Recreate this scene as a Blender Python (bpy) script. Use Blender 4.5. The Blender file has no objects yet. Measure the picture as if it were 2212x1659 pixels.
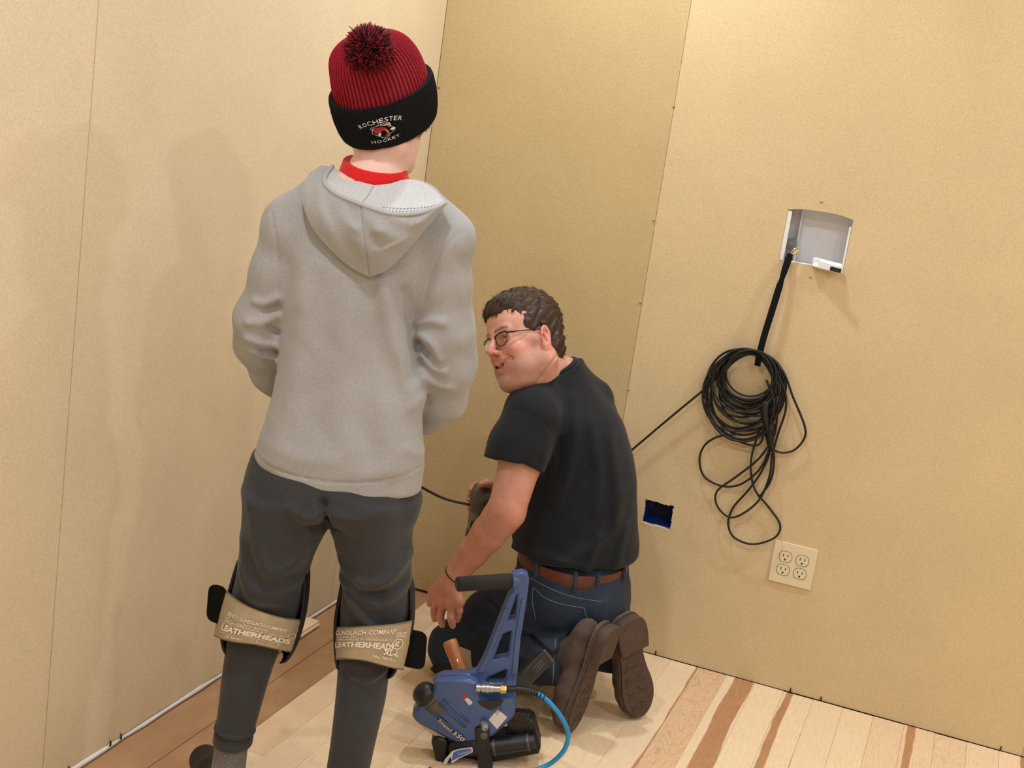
import bpy, math, random
import numpy as np
from mathutils import Vector, Matrix
random.seed(7); rng = np.random.default_rng(7)
scn = bpy.context.scene
COL = scn.collection

# ------------------------------------------------------------------ camera
FPX = 2870.75; YAW = -.329178; PITCH = .21022; ROLL = .143377
CAM = np.array([1.58271, -3.59050, 1.50494])
def _axes():
    sy, cy = math.sin(YAW), math.cos(YAW)
    fwd = np.array([sy*math.cos(PITCH), cy*math.cos(PITCH), -math.sin(PITCH)])
    right = np.array([cy, -sy, 0.]); up = np.cross(right, fwd)
    r2 = right*math.cos(ROLL)+up*math.sin(ROLL); u2 = -right*math.sin(ROLL)+up*math.cos(ROLL)
    return r2, u2, fwd
CR, CU, CF = _axes()
cd = bpy.data.cameras.new('camera'); cam = bpy.data.objects.new('camera', cd); COL.objects.link(cam)
m = Matrix(((CR[0], CU[0], -CF[0], CAM[0]), (CR[1], CU[1], -CF[1], CAM[1]), (CR[2], CU[2], -CF[2], CAM[2]), (0, 0, 0, 1)))
cam.matrix_world = m
cd.sensor_fit = 'HORIZONTAL'; cd.sensor_width = 36; cd.lens = FPX/2212*36; cd.clip_start = .05
scn.camera = cam

# ------------------------------------------------------------------ world, lights, exposure
w = bpy.data.worlds.new('world'); scn.world = w; w.use_nodes = True
w.node_tree.nodes['Background'].inputs[0].default_value = (.8, .85, 1, 1)
w.node_tree.nodes['Background'].inputs[1].default_value = .15
CEIL = 2.55
def downlight(x, y, power, size=.11, color=(.90, .955, 1)):
    l = bpy.data.lights.new('ceiling_downlight', 'AREA'); l.shape = 'DISK'; l.size = size; l.energy = power; l.color = color
    l.spread = math.radians(176)
    o = bpy.data.objects.new('ceiling_downlight', l); COL.objects.link(o); o.location = (x, y, CEIL-.012)
for x, y, p in ((.60, -.50, 42), (2.25, -.55, 36), (.62, -2.2, 38), (2.25, -2.2, 36), (3.9, -.62, 22), (3.9, -2.2, 28),
                (.62, -3.8, 40), (2.25, -3.8, 46), (3.9, -3.8, 36)):
    downlight(x, y, p)
vs = scn.view_settings; scn.display_settings.display_device = 'sRGB'
vs.view_transform = 'Standard'; vs.look = 'None'; vs.gamma = 1; vs.exposure = -1.55
vs.use_curve_mapping = False

# ------------------------------------------------------------------ helpers: space
V_ = np.array([CF[0], CF[1], 0.]); V_ /= np.linalg.norm(V_)       # heading, away from the photographer
U_ = np.array([V_[1], -V_[0], 0.]); Z_ = np.array([0, 0, 1.])
def ray(x, y):
    x = np.asarray(x, float); y = np.asarray(y, float)
    return CF+((x-1106)/FPX)[..., None]*CR-((y-829.5)/FPX)[..., None]*CU
def S(x, y, dep):
    d = ray(x, y); return CAM+d*(dep/(d@V_))[..., None]
def onfloor(x, y, z=0.):
    d = ray(x, y); return CAM+d*((z-CAM[2])/d[..., 2])[..., None]
def onback(x, y, Y=0.):
    d = ray(x, y); return CAM+d*((Y-CAM[1])/d[..., 1])[..., None]
def onleft(x, y, X=0.):
    d = ray(x, y); return CAM+d*((X-CAM[0])/d[..., 0])[..., None]
def mpp(p): return float((np.asarray(p)-CAM)@CF)/FPX
def unit(v): v = np.asarray(v, float); return v/np.linalg.norm(v)
def lin(c):
    return tuple(((v/255)/12.92 if v/255 <= .04045 else ((v/255+.055)/1.055)**2.4) for v in c[:3])

# ------------------------------------------------------------------ helpers: objects
OFF = {}
def tag(o, label=None, cat=None, group=None, kind=None):
    if label: o['label'] = label
    if cat: o['category'] = cat
    if group: o['group'] = group
    if kind: o['kind'] = kind
    return o
def empty(name, loc, label, cat, group=None):
    o = bpy.data.objects.new(name, None); COL.objects.link(o); o.location = loc; o.empty_display_size = .05
    OFF[o.name] = np.array(loc, float); return tag(o, label, cat, group)
def link(name, me, mat, parent=None, loc=None, label=None):
    """me already holds vertices relative to parent / loc"""
    o = bpy.data.objects.new(name, me); COL.objects.link(o)
    if mat and not me.materials: me.materials.append(mat)
    if parent is not None:
        o.parent = parent; OFF[o.name] = OFF[parent.name]
    else:
        OFF[o.name] = np.array(loc if loc is not None else (0, 0, 0), float); o.location = OFF[o.name]
    if label: o['label'] = label
    return o
def mesh(name, v, f, smooth=True):
    me = bpy.data.meshes.new(name)
    v = np.asarray(v, float)
    if isinstance(f, np.ndarray) and f.ndim == 2:
        k = f.shape[1]
        me.vertices.add(len(v)); me.vertices.foreach_set('co', v.astype(np.float32).ravel())
        me.loops.add(f.size); me.loops.foreach_set('vertex_index', f.astype(np.int32).ravel())
        me.polygons.add(len(f)); me.polygons.foreach_set('loop_start', np.arange(0, f.size, k, dtype=np.int32))
        me.update(calc_edges=True)
    else:
        me.from_pydata(v.tolist(), [], [list(map(int, q)) for q in f])
    if smooth: me.polygons.foreach_set('use_smooth', np.ones(len(me.polygons), bool))
    me.validate(); me.update()
    return me
def part(name, v, f, mat, parent=None, loc=None, smooth=True, label=None, col=None):
    """v in world space"""
    off = OFF[parent.name] if parent is not None else np.array(loc if loc is not None else (0, 0, 0), float)
    me = mesh(name, np.asarray(v, float)-off, f, smooth)
    if col is not None:
        a = me.color_attributes.new('Col', 'FLOAT_COLOR', 'POINT')
        c4 = np.ones((len(v), 4), np.float32); c4[:, :3] = col
        if len(me.vertices) == len(v): a.data.foreach_set('color', c4.ravel())
    return link(name, me, mat, parent, loc, label)
def autosmooth(o, ang=40):
    me = o.data
    me.polygons.foreach_set('use_smooth', np.ones(len(me.polygons), bool))
    try: me.set_sharp_from_angle(angle=math.radians(ang))
    except Exception: pass
    return o
class G:
    """collects pieces of one mesh"""
    def __init__(s): s.v = []; s.f = []; s.n = 0
    def add(s, v, f):
        v = np.asarray(v, float); s.v.append(v); s.f += [[int(i)+s.n for i in q] for q in f]; s.n += len(v); return s
    def box(s, c, half, X=(1, 0, 0), Y=(0, 1, 0), Z=(0, 0, 1), bev=0.):
        c = np.asarray(c, float); X, Y, Z = unit(X), unit(Y), unit(Z); hx, hy, hz = half
        if bev <= 0:
            pts = [c+X*hx*a+Y*hy*b+Z*hz*d for a in (-1, 1) for b in (-1, 1) for d in (-1, 1)]
            return s.add(pts, [(0, 1, 3, 2), (4, 6, 7, 5), (0, 4, 5, 1), (2, 3, 7, 6), (0, 2, 6, 4), (1, 5, 7, 3)])
        pts = []; idx = {}
        for a in (-1, 1):
            for b in (-1, 1):
                for d in (-1, 1):
                    for k in range(3):
                        h = [hx-bev, hy-bev, hz-bev]; h[k] += bev
                        idx[(a, b, d, k)] = len(pts); pts.append(c+X*h[0]*a+Y*h[1]*b+Z*h[2]*d)
        f = []
        q = [(-1, -1), (1, -1), (1, 1), (-1, 1)]
        for sg in (-1, 1):
            f.append([idx[(sg, b, d, 0)] for b, d in (q if sg > 0 else q[::-1])])
            f.append([idx[(a, sg, d, 1)] for a, d in (q[::-1] if sg > 0 else q)])
            f.append([idx[(a, b, sg, 2)] for a, b in (q if sg > 0 else q[::-1])])
        for a in (-1, 1):
            for b in (-1, 1):
                e = [idx[(a, b, -1, 0)], idx[(a, b, -1, 1)], idx[(a, b, 1, 1)], idx[(a, b, 1, 0)]]; f.append(e if a*b < 0 else e[::-1])
                e = [idx[(a, -1, b, 0)], idx[(a, -1, b, 2)], idx[(a, 1, b, 2)], idx[(a, 1, b, 0)]]; f.append(e if a*b > 0 else e[::-1])
                e = [idx[(-1, a, b, 1)], idx[(-1, a, b, 2)], idx[(1, a, b, 2)], idx[(1, a, b, 1)]]; f.append(e if a*b < 0 else e[::-1])
                for d in (-1, 1):
                    e = [idx[(a, b, d, 0)], idx[(a, b, d, 1)], idx[(a, b, d, 2)]]; f.append(e if a*b*d > 0 else e[::-1])
        return s.add(pts, f)
    def tube(s, pts, r, n=10, cap=True, closed=False):
        v, f = tube(pts, r, n, cap, closed); return s.add(v, f)
    def lathe(s, a, b, prof, n=24):
        """prof: (t along a->b in metres, radius)"""
        a = np.asarray(a, float); d = unit(np.asarray(b, float)-a)
        x = unit(np.cross(d, (0.3, .2, .93))); y = np.cross(d, x)
        th = np.linspace(0, 2*np.pi, n, endpoint=False); v = []; f = []
        for t, r in prof:
            v += [a+d*t+(x*np.cos(q)+y*np.sin(q))*max(r, 1e-5) for q in th]
        for i in range(len(prof)-1):
            for j in range(n):
                k = (j+1) % n; f.append((i*n+j, i*n+k, (i+1)*n+k, (i+1)*n+j))
        f.append(list(range(n))[::-1]); f.append([(len(prof)-1)*n+j for j in range(n)])
        return s.add(v, f)
    def part(s, name, mat, parent=None, loc=None, smooth=True, label=None, auto=None):
        o = part(name, np.vstack(s.v), s.f, mat, parent, loc, smooth, label)
        if auto: autosmooth(o, auto)
        return o
def tube(pts, r, n=10, cap=True, closed=False):
    p = np.asarray(pts, float); m_ = len(p); r = np.broadcast_to(np.asarray(r, float), (m_,))
    if closed: t = np.roll(p, -1, 0)-np.roll(p, 1, 0)
    else: t = np.gradient(p, axis=0)
    t /= np.linalg.norm(t, axis=1)[:, None]+1e-12
    x = np.cross(t[0], (0.31, .2, .93)); x /= np.linalg.norm(x); th = np.linspace(0, 2*np.pi, n, endpoint=False)
    v = []
    for i in range(m_):
        x = x-t[i]*(x@t[i]); x /= np.linalg.norm(x); y = np.cross(t[i], x)
        v.append(p[i]+r[i]*(np.cos(th)[:, None]*x+np.sin(th)[:, None]*y))
    v = np.vstack(v); f = []
    for i in range(m_ if closed else m_-1):
        a = i*n; b = ((i+1) % m_)*n
        for j in range(n):
            k = (j+1) % n; f.append((a+j, a+k, b+k, b+j))
    if cap and not closed: f.append(list(range(n))[::-1]); f.append([(m_-1)*n+j for j in range(n)])
    return v, f
def smoothline(pts, k=8, closed=False):
    p = np.asarray(pts, float)
    if closed: q = np.vstack([p[-1], p, p[0], p[1]])
    else: q = np.vstack([2*p[0]-p[1], p, 2*p[-1]-p[-2]])
    out = []
    for i in range(1, len(q)-2):
        for t in np.linspace(0, 1, k, endpoint=False):
            a, b, c, d = q[i-1], q[i], q[i+1], q[i+2]
            out.append(.5*(2*b+(c-a)*t+(2*a-5*b+4*c-d)*t*t+(3*b-a-3*c+d)*t**3))
    if not closed: out.append(q[-2])
    return np.array(out)
TMP = bpy.data.scenes.new('tmp')
def evaluated(ob):
    vl = TMP.view_layers[0]; vl.update(); return ob.evaluated_get(vl.depsgraph)
def shape2d(outline, holes=(), thick=.01, bev=0., res=2):
    """flat plate with holes, centred on z = 0 -> (verts, faces)"""
    cu = bpy.data.curves.new('tmp', 'CURVE'); cu.dimensions = '2D'; cu.fill_mode = 'BOTH'
    cu.extrude = max(thick/2-bev, 0); cu.bevel_depth = bev; cu.bevel_resolution = 1 if bev else 0
    for pl in (outline, *holes):
        sp = cu.splines.new('POLY'); sp.points.add(len(pl)-1); sp.use_cyclic_u = True
        for i, q in enumerate(pl): sp.points[i].co = (q[0], q[1], 0, 1)
    ob = bpy.data.objects.new('tmp', cu); TMP.collection.objects.link(ob)
    me = bpy.data.meshes.new_from_object(evaluated(ob))
    v = np.array([q.co[:] for q in me.vertices]).reshape(-1, 3); f = [list(p.vertices) for p in me.polygons]
    bpy.data.objects.remove(ob); bpy.data.curves.remove(cu); bpy.data.meshes.remove(me)
    return v, f
def rounded(poly, r=.1, k=4):
    """round the corners of a polygon; r in its own units"""
    p = np.asarray(poly, float); n = len(p); out = []
    for i in range(n):
        a, b, c = p[i-1], p[i], p[(i+1) % n]
        l1, l2 = np.linalg.norm(a-b), np.linalg.norm(c-b); q = min(r, .45*l1, .45*l2)
        s, e = b+(a-b)/l1*q, b+(c-b)/l2*q
        for t in np.linspace(0, 1, k): out.append((1-t)**2*s+2*t*(1-t)*b+t*t*e)
    return np.array(out)
def textmesh(body, width=None, height=None, shear=0., spacing=1., bold=0.):
    cu = bpy.data.curves.new('tmp', 'FONT'); cu.body = body; cu.resolution_u = 2; cu.shear = shear; cu.space_character = spacing; cu.offset = bold
    ob = bpy.data.objects.new('tmp', cu); TMP.collection.objects.link(ob)
    me = bpy.data.meshes.new_from_object(evaluated(ob))
    v = np.array([q.co[:] for q in me.vertices]).reshape(-1, 3); f = [list(p.vertices) for p in me.polygons]
    bpy.data.objects.remove(ob); bpy.data.curves.remove(cu); bpy.data.meshes.remove(me)
    lo, hi = v.min(0), v.max(0); c = (lo+hi)/2; v = v-c
    sx = width/(hi[0]-lo[0]) if width else None; sy = height/(hi[1]-lo[1]) if height else None
    sx = sx or sy; sy = sy or sx
    return np.stack([v[:, 0]*sx, v[:, 1]*sy], 1), f

# ------------------------------------------------------------------ helpers: sculpting with distance fields
def smin(a, b, k):
    if k <= 0: return np.minimum(a, b)
    k = F4(k); h = np.clip(F4(.5)+F4(.5)*(b-a)/k, 0, 1); return b+(a-b)*h-k*h*(1-h)
def smax(a, b, k): return -smin(-a, -b, k)
F4 = np.float32
def f4(a): return np.asarray(a, F4)
def nrm(q): return np.sqrt(np.einsum('ij,ij->i', q, q))
def sphere(c, r):
    c = f4(c); r = F4(r); fn = lambda p: nrm(p-c)-r; fn.bs = (c, float(r)); return fn
def rc(a, b, r1, r2):
    a = np.asarray(a, float); ab = np.asarray(b, float)-a; L = F4(ab@ab+1e-12); a = f4(a); ab = f4(ab); r1 = F4(r1); r2 = F4(r2)
    def fn(p):
        q = p-a; t = np.clip((q@ab)/L, 0, 1); q -= t[:, None]*ab
        return nrm(q)-(r1+(r2-r1)*t)
    fn.bs = (a+ab/2, float(nrm(ab[None])[0])/2+float(max(r1, r2)))
    return fn
def ell(c, r, R=None):
    c = f4(c); r = f4(r); R = None if R is None else f4(R)
    def fn(p):
        q = p-c
        if R is not None: q = q@R
        q = q/r; k0 = nrm(q)+F4(1e-9); k1 = nrm(q/r)+F4(1e-9)
        return k0*(k0-1)/k1
    fn.bs = (c, float(r.max()))
    return fn
def rbox(c, h, R=None, r=.005):
    c = f4(c); h = f4(h)-F4(r); R = None if R is None else f4(R); r = F4(r)
    def fn(p):
        q = p-c
        if R is not None: q = q@R
        q = np.abs(q)-h
        return nrm(np.maximum(q, 0))+np.minimum(q.max(1), 0)-r
    return fn
def half(c, n):
    c = f4(c); n = f4(unit(n)); return lambda p: (p-c)@n
def loft(secs, B, k=.004, capk=.01):
    """secs rows (h, cx, cy, a, b) in the frame B (rows X, Y, H)"""
    s = np.array(sorted(secs), float); d = smoothline(s, 6); o = np.argsort(d[:, 0]); d = d[o]; B = f4(B)
    hh = np.linspace(d[0, 0], d[-1, 0], 400); tab = f4(np.stack([np.interp(hh, d[:, 0], d[:, i]) for i in range(1, 5)], 1)); h0, h1 = F4(hh[0]), F4(hh[-1]); sc = F4(399/(hh[-1]-hh[0]))
    def fn(p):
        q = p@B.T; h = q[:, 2]
        t = np.clip((h-h0)*sc, 0, 398.99); i = t.astype(np.int32); t = (t-i)[:, None]; g = tab[i]*(1-t)+tab[i+1]*t
        a, b = g[:, 2], g[:, 3]; x = (q[:, 0]-g[:, 0])/a; y = (q[:, 1]-g[:, 1])/b
        n = np.sqrt(x*x+y*y)+F4(1e-6); gr = np.sqrt((x/a)**2+(y/b)**2)+F4(1e-6)
        dd = np.maximum((n-1)*n/gr, -np.minimum(a, b))
        return smax(dd, np.maximum(h-h1, h0-h), capk)
    return fn
class Sdf:
    cull = False
    def __init__(s): s.ops = []; s.disp = []
    @property
    def bs(s):
        b = [getattr(fn, 'bs', None) for t, fn, k in s.ops if t == 'u']
        if not b or any(q is None for q in b): return None
        c = np.mean([q[0] for q in b], 0); return c, max(float(np.linalg.norm(q[0]-c))+q[1] for q in b)+.01
    def u(s, fn, k=.01): s.ops.append(('u', fn, k)); return s
    def s(s, fn, k=.005): s.ops.append(('s', fn, k)); return s
    def i(s, fn, k=.005): s.ops.append(('i', fn, k)); return s
    def chain(s, pts, rad, k=.01):
        for i in range(len(pts)-1): s.u(rc(pts[i], pts[i+1], rad[i], rad[i+1]), k)
        return s
    def d(s, fn): s.disp.append(fn); return s
    def base(s, p):
        d = None
        if Sdf.cull: lo, hi = p.min(0), p.max(0); pc_ = (lo+hi)/2; pr = float(np.linalg.norm(hi-lo))/2
        for t, fn, k in s.ops:
            if Sdf.cull and t != 'i':
                b = getattr(fn, 'bs', None)
                if b is not None and float(np.linalg.norm(b[0]-pc_))-pr-b[1] > .05+k:
                    if t == 'u' and d is None: d = np.full(len(p), .08, F4)
                    continue
            e = fn(p)
            if d is None: d = e
            elif t == 'u': d = smin(d, e, k)
            elif t == 's': d = smax(d, -e, k)
            else: d = smax(d, e, k)
        return d
    def __call__(s, p):
        p = f4(p); d = s.base(p)
        if s.disp:
            near = np.where(np.abs(d) < .035)[0]; q = p[near]; e = d[near].astype(F4)
            for fn in s.disp: fn(q, e) if getattr(fn, 'inplace', 0) else e.__isub__(fn(q).astype(F4))
            d = d.astype(F4); d[near] = e
        return d
def blocks(fn, p, size=.13):
    """evaluate a field block by block, leaving out what is far from the block"""
    if not isinstance(fn, Sdf) or len(p) < 4000: return fn(p)
    p = f4(p); size = max(.055, float((p.max(0)-p.min(0)).max())/6); q = np.floor((p-p.min(0))/size).astype(np.int64); key = q[:, 0]*1000000+q[:, 1]*1000+q[:, 2]
    o = np.argsort(key, kind='stable'); cut = np.flatnonzero(np.diff(key[o]))+1; out = np.empty(len(p), F4)
    Sdf.cull = True
    for ix in np.split(o, cut): out[ix] = fn(p[ix])
    Sdf.cull = False
    return out
def grad(sdf, p, e=.0008):
    k = np.array([[1, -1, -1], [-1, -1, 1], [-1, 1, -1], [1, 1, 1]], float)
    g = sum(q*blocks(sdf, p+q*e)[:, None] for q in k); n = np.linalg.norm(g, axis=1)[:, None]+1e-12
    return g/n, n[:, 0]/(4*e)
def polygonise(sdf, lo, hi, h, proj=1):
    lo = np.asarray(lo, float); hi = np.asarray(hi, float)
    nc = np.ceil((hi-lo)/(4*h)).astype(int)+1
    ax = [lo[i]+np.arange(nc[i]+1)*4*h for i in range(3)]
    gp = np.stack(np.meshgrid(*ax, indexing='ij'), -1).reshape(-1, 3)
    dc = (sdf.base if isinstance(sdf, Sdf) else sdf)(f4(gp)).reshape(nc+1)
    near = np.abs(dc) < 4*h*1.75+.004
    cell = np.zeros(nc, bool)
    for a in (0, 1):
        for b in (0, 1):
            for c in (0, 1): cell |= near[a:a+nc[0], b:b+nc[1], c:c+nc[2]]
    n = nc*4+1
    cf = cell
    for i in range(3): cf = np.repeat(cf, 4, i)
    pm = np.zeros(n, bool)
    for a in (0, 1):
        for b in (0, 1):
            for c in (0, 1): pm[a:a+n[0]-1, b:b+n[1]-1, c:c+n[2]-1] |= cf
    d = dc[:-1, :-1, :-1]
    for i in range(3): d = np.repeat(d, 4, i)
    d = np.pad(d, ((0, 1),)*3, mode='edge').astype(np.float32)
    idx = np.argwhere(pm); out = np.empty(len(idx), np.float32)
    out = blocks(sdf, lo+idx*h)
    d[pm] = out
    sg = d < 0
    cnt = np.zeros(n-1, np.int8)
    for a in (0, 1):
        for b in (0, 1):
            for c in (0, 1): cnt += sg[a:a+n[0]-1, b:b+n[1]-1, c:c+n[2]-1]
    act = (cnt > 0) & (cnt < 8); ci = np.argwhere(act)
    vid = np.full(n-1, -1, np.int32); vid[act] = np.arange(len(ci))
    cor = np.array([(a, b, c) for a in (0, 1) for b in (0, 1) for c in (0, 1)])
    val = np.stack([d[ci[:, 0]+a, ci[:, 1]+b, ci[:, 2]+c] for a, b, c in cor], 1)
    pos = np.zeros((len(ci), 3)); num = np.zeros(len(ci))
    for i in range(8):
        for j in range(i+1, 8):
            if np.abs(cor[i]-cor[j]).sum() == 1:
                m_ = (val[:, i] < 0) != (val[:, j] < 0)
                t = val[m_, i]/(val[m_, i]-val[m_, j]); pos[m_] += cor[i]+t[:, None]*(cor[j]-cor[i]); num[m_] += 1
    v = lo+(ci+pos/num[:, None])*h
    F = []
    for a in range(3):
        b, c = (a+1) % 3, (a+2) % 3
        s0 = np.take(sg, np.arange(n[a]-1), a); s1 = np.take(sg, np.arange(1, n[a]), a)
        e = np.argwhere(s0 != s1); e = e[(e[:, b] > 0) & (e[:, c] > 0) & (e[:, b] < n[b]-1) & (e[:, c] < n[c]-1)]
        inside = s0[e[:, 0], e[:, 1], e[:, 2]]
        q = []
        for db, dc_ in ((-1, -1), (0, -1), (0, 0), (-1, 0)):
            g = e.copy(); g[:, b] += db; g[:, c] += dc_; q.append(vid[g[:, 0], g[:, 1], g[:, 2]])
        q = np.stack(q, 1); q[~inside] = q[~inside][:, ::-1]; F.append(q)
    F = np.vstack(F); F = F[(F >= 0).all(1)]
    for _ in range(proj):
        g, n_ = grad(sdf, v); dv = blocks(sdf, v)/np.maximum(n_, .4); v = v-g*np.clip(dv, -h, h)[:, None]
    return v, F
def hit(sdf, x, y, d0, d1, n=70):
    """first points of a surface on the sight lines through spots of the photograph"""
    dd = ray(np.asarray(x, float), np.asarray(y, float)); t = np.linspace(d0, d1, n)[None, :]/(dd@V_)[:, None]
    e = sdf((CAM+t[..., None]*dd[:, None, :]).reshape(-1, 3)).reshape(t.shape); r = np.arange(len(dd))
    k = np.where((e < 0).any(1), np.argmax(e < 0, 1), np.argmin(e, 1)); ok = (e < 0).any(1)
    a = t[r, np.maximum(k-1, 0)]; b = t[r, k]; a = np.where(ok, a, b)
    for _ in range(9):
        mth = (a+b)/2; ins = sdf(CAM+mth[:, None]*dd) < 0; b = np.where(ins & ok, mth, b); a = np.where(~ins & ok, mth, a)
    return CAM+b[:, None]*dd
def surfline(sdf, px, d0, d1, off=0., k=6):
    q = smoothline(px, k); p = hit(sdf, q[:, 0], q[:, 1], d0, d1); g, _ = grad(sdf, p)
    return p+g*off
def fold(dep, px, w_, h_, back=True):
    """soft ridge (h > 0) or crease (h < 0) along a line on the cloth facing the room; px points laid on the plane at depth dep"""
    q = np.array([S(*a, dep) for a in px]); s2 = np.stack([q@U_, q[:, 2]], 1); s2 = smoothline(s2, 5) if len(s2) > 2 else s2
    lo2 = s2.min(0)-2.6*w_; hi2 = s2.max(0)+2.6*w_; uf = f4(U_); vf = f4(V_); c0 = F4(CAM@V_)
    def fn(p, d):
        u = p@uf; z = p[:, 2]; k = np.where((u > lo2[0]) & (u < hi2[0]) & (z > lo2[1]) & (z < hi2[1]))[0]
        if len(k) == 0: return
        u = u[k]; z = z[k]; best = np.full(len(k), 1e9)
        for i in range(len(s2)-1):
            a = s2[i]; ab = s2[i+1]-a; L = ab@ab+1e-12
            t = np.clip(((u-a[0])*ab[0]+(z-a[1])*ab[1])/L, 0, 1)
            best = np.minimum(best, (u-a[0]-t*ab[0])**2+(z-a[1]-t*ab[1])**2)
        d[k] -= (h_*np.exp(-best/w_**2)*np.clip((dep+.02-(p[k]@vf-c0))/.03, 0, 1)).astype(F4)
    fn.inplace = 1
    return fn

# ------------------------------------------------------------------ helpers: materials
def newmat(name):
    m_ = bpy.data.materials.new(name); m_.use_nodes = True; nt = m_.node_tree
    return m_, nt, nt.nodes['Principled BSDF']
def node(nt, t, **kw):
    n = nt.nodes.new(t)
    for k, v in kw.items():
        if k[0] == '_': n.inputs[k[1:].replace('_', ' ')].default_value = v
        else: setattr(n, k, v)
    return n
def ramp(nt, fac, stops):
    r = nt.nodes.new('ShaderNodeValToRGB'); e = r.color_ramp.elements
    while len(e) < len(stops): e.new(.5)
    for i, (p, c) in enumerate(stops):
        e[i].position = p; e[i].color = (*c[:3], 1)
    nt.links.new(fac, r.inputs[0]); return r.outputs[0]
def coords(nt, scale=(1, 1, 1), rot=(0, 0, 0), out='Object'):
    t = node(nt, 'ShaderNodeTexCoord'); mp = node(nt, 'ShaderNodeMapping'); mp.inputs['Scale'].default_value = scale; mp.inputs['Rotation'].default_value = rot
    nt.links.new(t.outputs[out], mp.inputs[0]); return mp.outputs[0]
def noise(nt, vec, scale, detail=3, rough=.55, dist=0):
    n = node(nt, 'ShaderNodeTexNoise'); n.inputs['Scale'].default_value = scale; n.inputs['Detail'].default_value = detail
    n.inputs['Roughness'].default_value = rough; n.inputs['Distortion'].default_value = dist
    nt.links.new(vec, n.inputs['Vector']); return n.outputs['Fac']
def mixc(nt, fac, a, b, mode='MIX'):
    m_ = node(nt, 'ShaderNodeMix', data_type='RGBA', blend_type=mode)
    for s, v in ((m_.inputs[0], fac), (m_.inputs[6], a), (m_.inputs[7], b)):
        if hasattr(v, 'is_linked') or hasattr(v, 'links'): nt.links.new(v, s)
        else: s.default_value = v if isinstance(v, (int, float)) else (*v[:3], 1)
    return m_.outputs[2]
def math_(nt, op, a, b=None, c=None, clamp=False):
    m_ = node(nt, 'ShaderNodeMath', operation=op, use_clamp=clamp)
    for i, v in enumerate((a, b, c)):
        if v is None: continue
        if hasattr(v, 'links'): nt.links.new(v, m_.inputs[i])
        else: m_.inputs[i].default_value = v
    return m_.outputs[0]
def bump(nt, bs, h, strength=.3, dist=.002):
    b = node(nt, 'ShaderNodeBump'); b.inputs['Strength'].default_value = strength; b.inputs['Distance'].default_value = dist
    nt.links.new(h, b.inputs['Height']); nt.links.new(b.outputs[0], bs.inputs['Normal'])
def plain(name, c, rough=.6, metal=0., spec=.5, var=.08, scale=60, bmp=.1, coat=0.):
    m_, nt, bs = newmat(name); v = coords(nt)
    n = noise(nt, v, scale, 4); c = lin(c)
    o = ramp(nt, n, [(.3, [x*(1-var) for x in c]), (.7, [min(x*(1+var), 1) for x in c])])
    nt.links.new(o, bs.inputs['Base Color']); bs.inputs['Roughness'].default_value = rough; bs.inputs['Metallic'].default_value = metal
    bs.inputs['Specular IOR Level'].default_value = spec; bs.inputs['Coat Weight'].default_value = coat
    if bmp: bump(nt, bs, noise(nt, v, scale*6, 2), bmp, .001)
    return m_
def cloth(name, c1, c2, scale=500, rough=.95, bmp=.25, stretch=(1, 1, 1), big=.12, sheen=.15, lo=.35, hi=.65, colattr=False):
    m_, nt, bs = newmat(name); v = coords(nt, stretch)
    n = noise(nt, v, scale, 3, .6); b = noise(nt, coords(nt), 9, 3)
    o = ramp(nt, n, [(lo, lin(c1)), (hi, lin(c2))])
    o = mixc(nt, big, o, ramp(nt, b, [(.35, (.55, .55, .55)), (.65, (1.25, 1.25, 1.25))]), 'MULTIPLY') if big else o
    if colattr:
        a = node(nt, 'ShaderNodeAttribute', attribute_name='Col'); o = mixc(nt, 1., o, a.outputs['Color'], 'MULTIPLY')
    nt.links.new(o, bs.inputs['Base Color']); bs.inputs['Roughness'].default_value = rough; bs.inputs['Specular IOR Level'].default_value = .2
    bs.inputs['Sheen Weight'].default_value = sheen; bs.inputs['Sheen Roughness'].default_value = .5
    bump(nt, bs, n, bmp, .0012)
    return m_

# ------------------------------------------------------------------ materials of the room
def fibreboard(name, c1, c2, seed):
    m_, nt, bs = newmat(name); v = coords(nt, (1, 1, 1), (.2, .1, .3)); vs_ = coords(nt, (1, 1, .6), (.5, .35, .4))
    n = noise(nt, vs_, 330, 4, .6); b = noise(nt, v, 3.3+seed, 4, .6); g = noise(nt, v, 900, 2)
    o = ramp(nt, n, [(.2, lin(c1)), (.8, lin(c2))])
    o = mixc(nt, .16, o, ramp(nt, b, [(.3, (.72, .72, .7)), (.7, (1.18, 1.18, 1.2))]), 'MULTIPLY')
    nt.links.new(o, bs.inputs['Base Color']); bs.inputs['Roughness'].default_value = .95; bs.inputs['Specular IOR Level'].default_value = .1
    bump(nt, bs, math_(nt, 'ADD', n, math_(nt, 'MULTIPLY', g, .5)), .34, .0022)
    return m_
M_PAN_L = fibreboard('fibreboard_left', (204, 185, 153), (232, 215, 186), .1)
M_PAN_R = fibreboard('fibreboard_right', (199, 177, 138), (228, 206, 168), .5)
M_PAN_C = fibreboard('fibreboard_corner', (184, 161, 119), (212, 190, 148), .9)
M_WHITE = plain('drywall_white', (225, 222, 220), .8, var=.05, scale=30)
M_CEIL = plain('ceiling_paint', (238, 236, 230), .9, var=.02, scale=10, bmp=0)
M_PAINT = plain('wall_paint', (214, 194, 158), .9, var=.03, scale=10, bmp=0)

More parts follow.
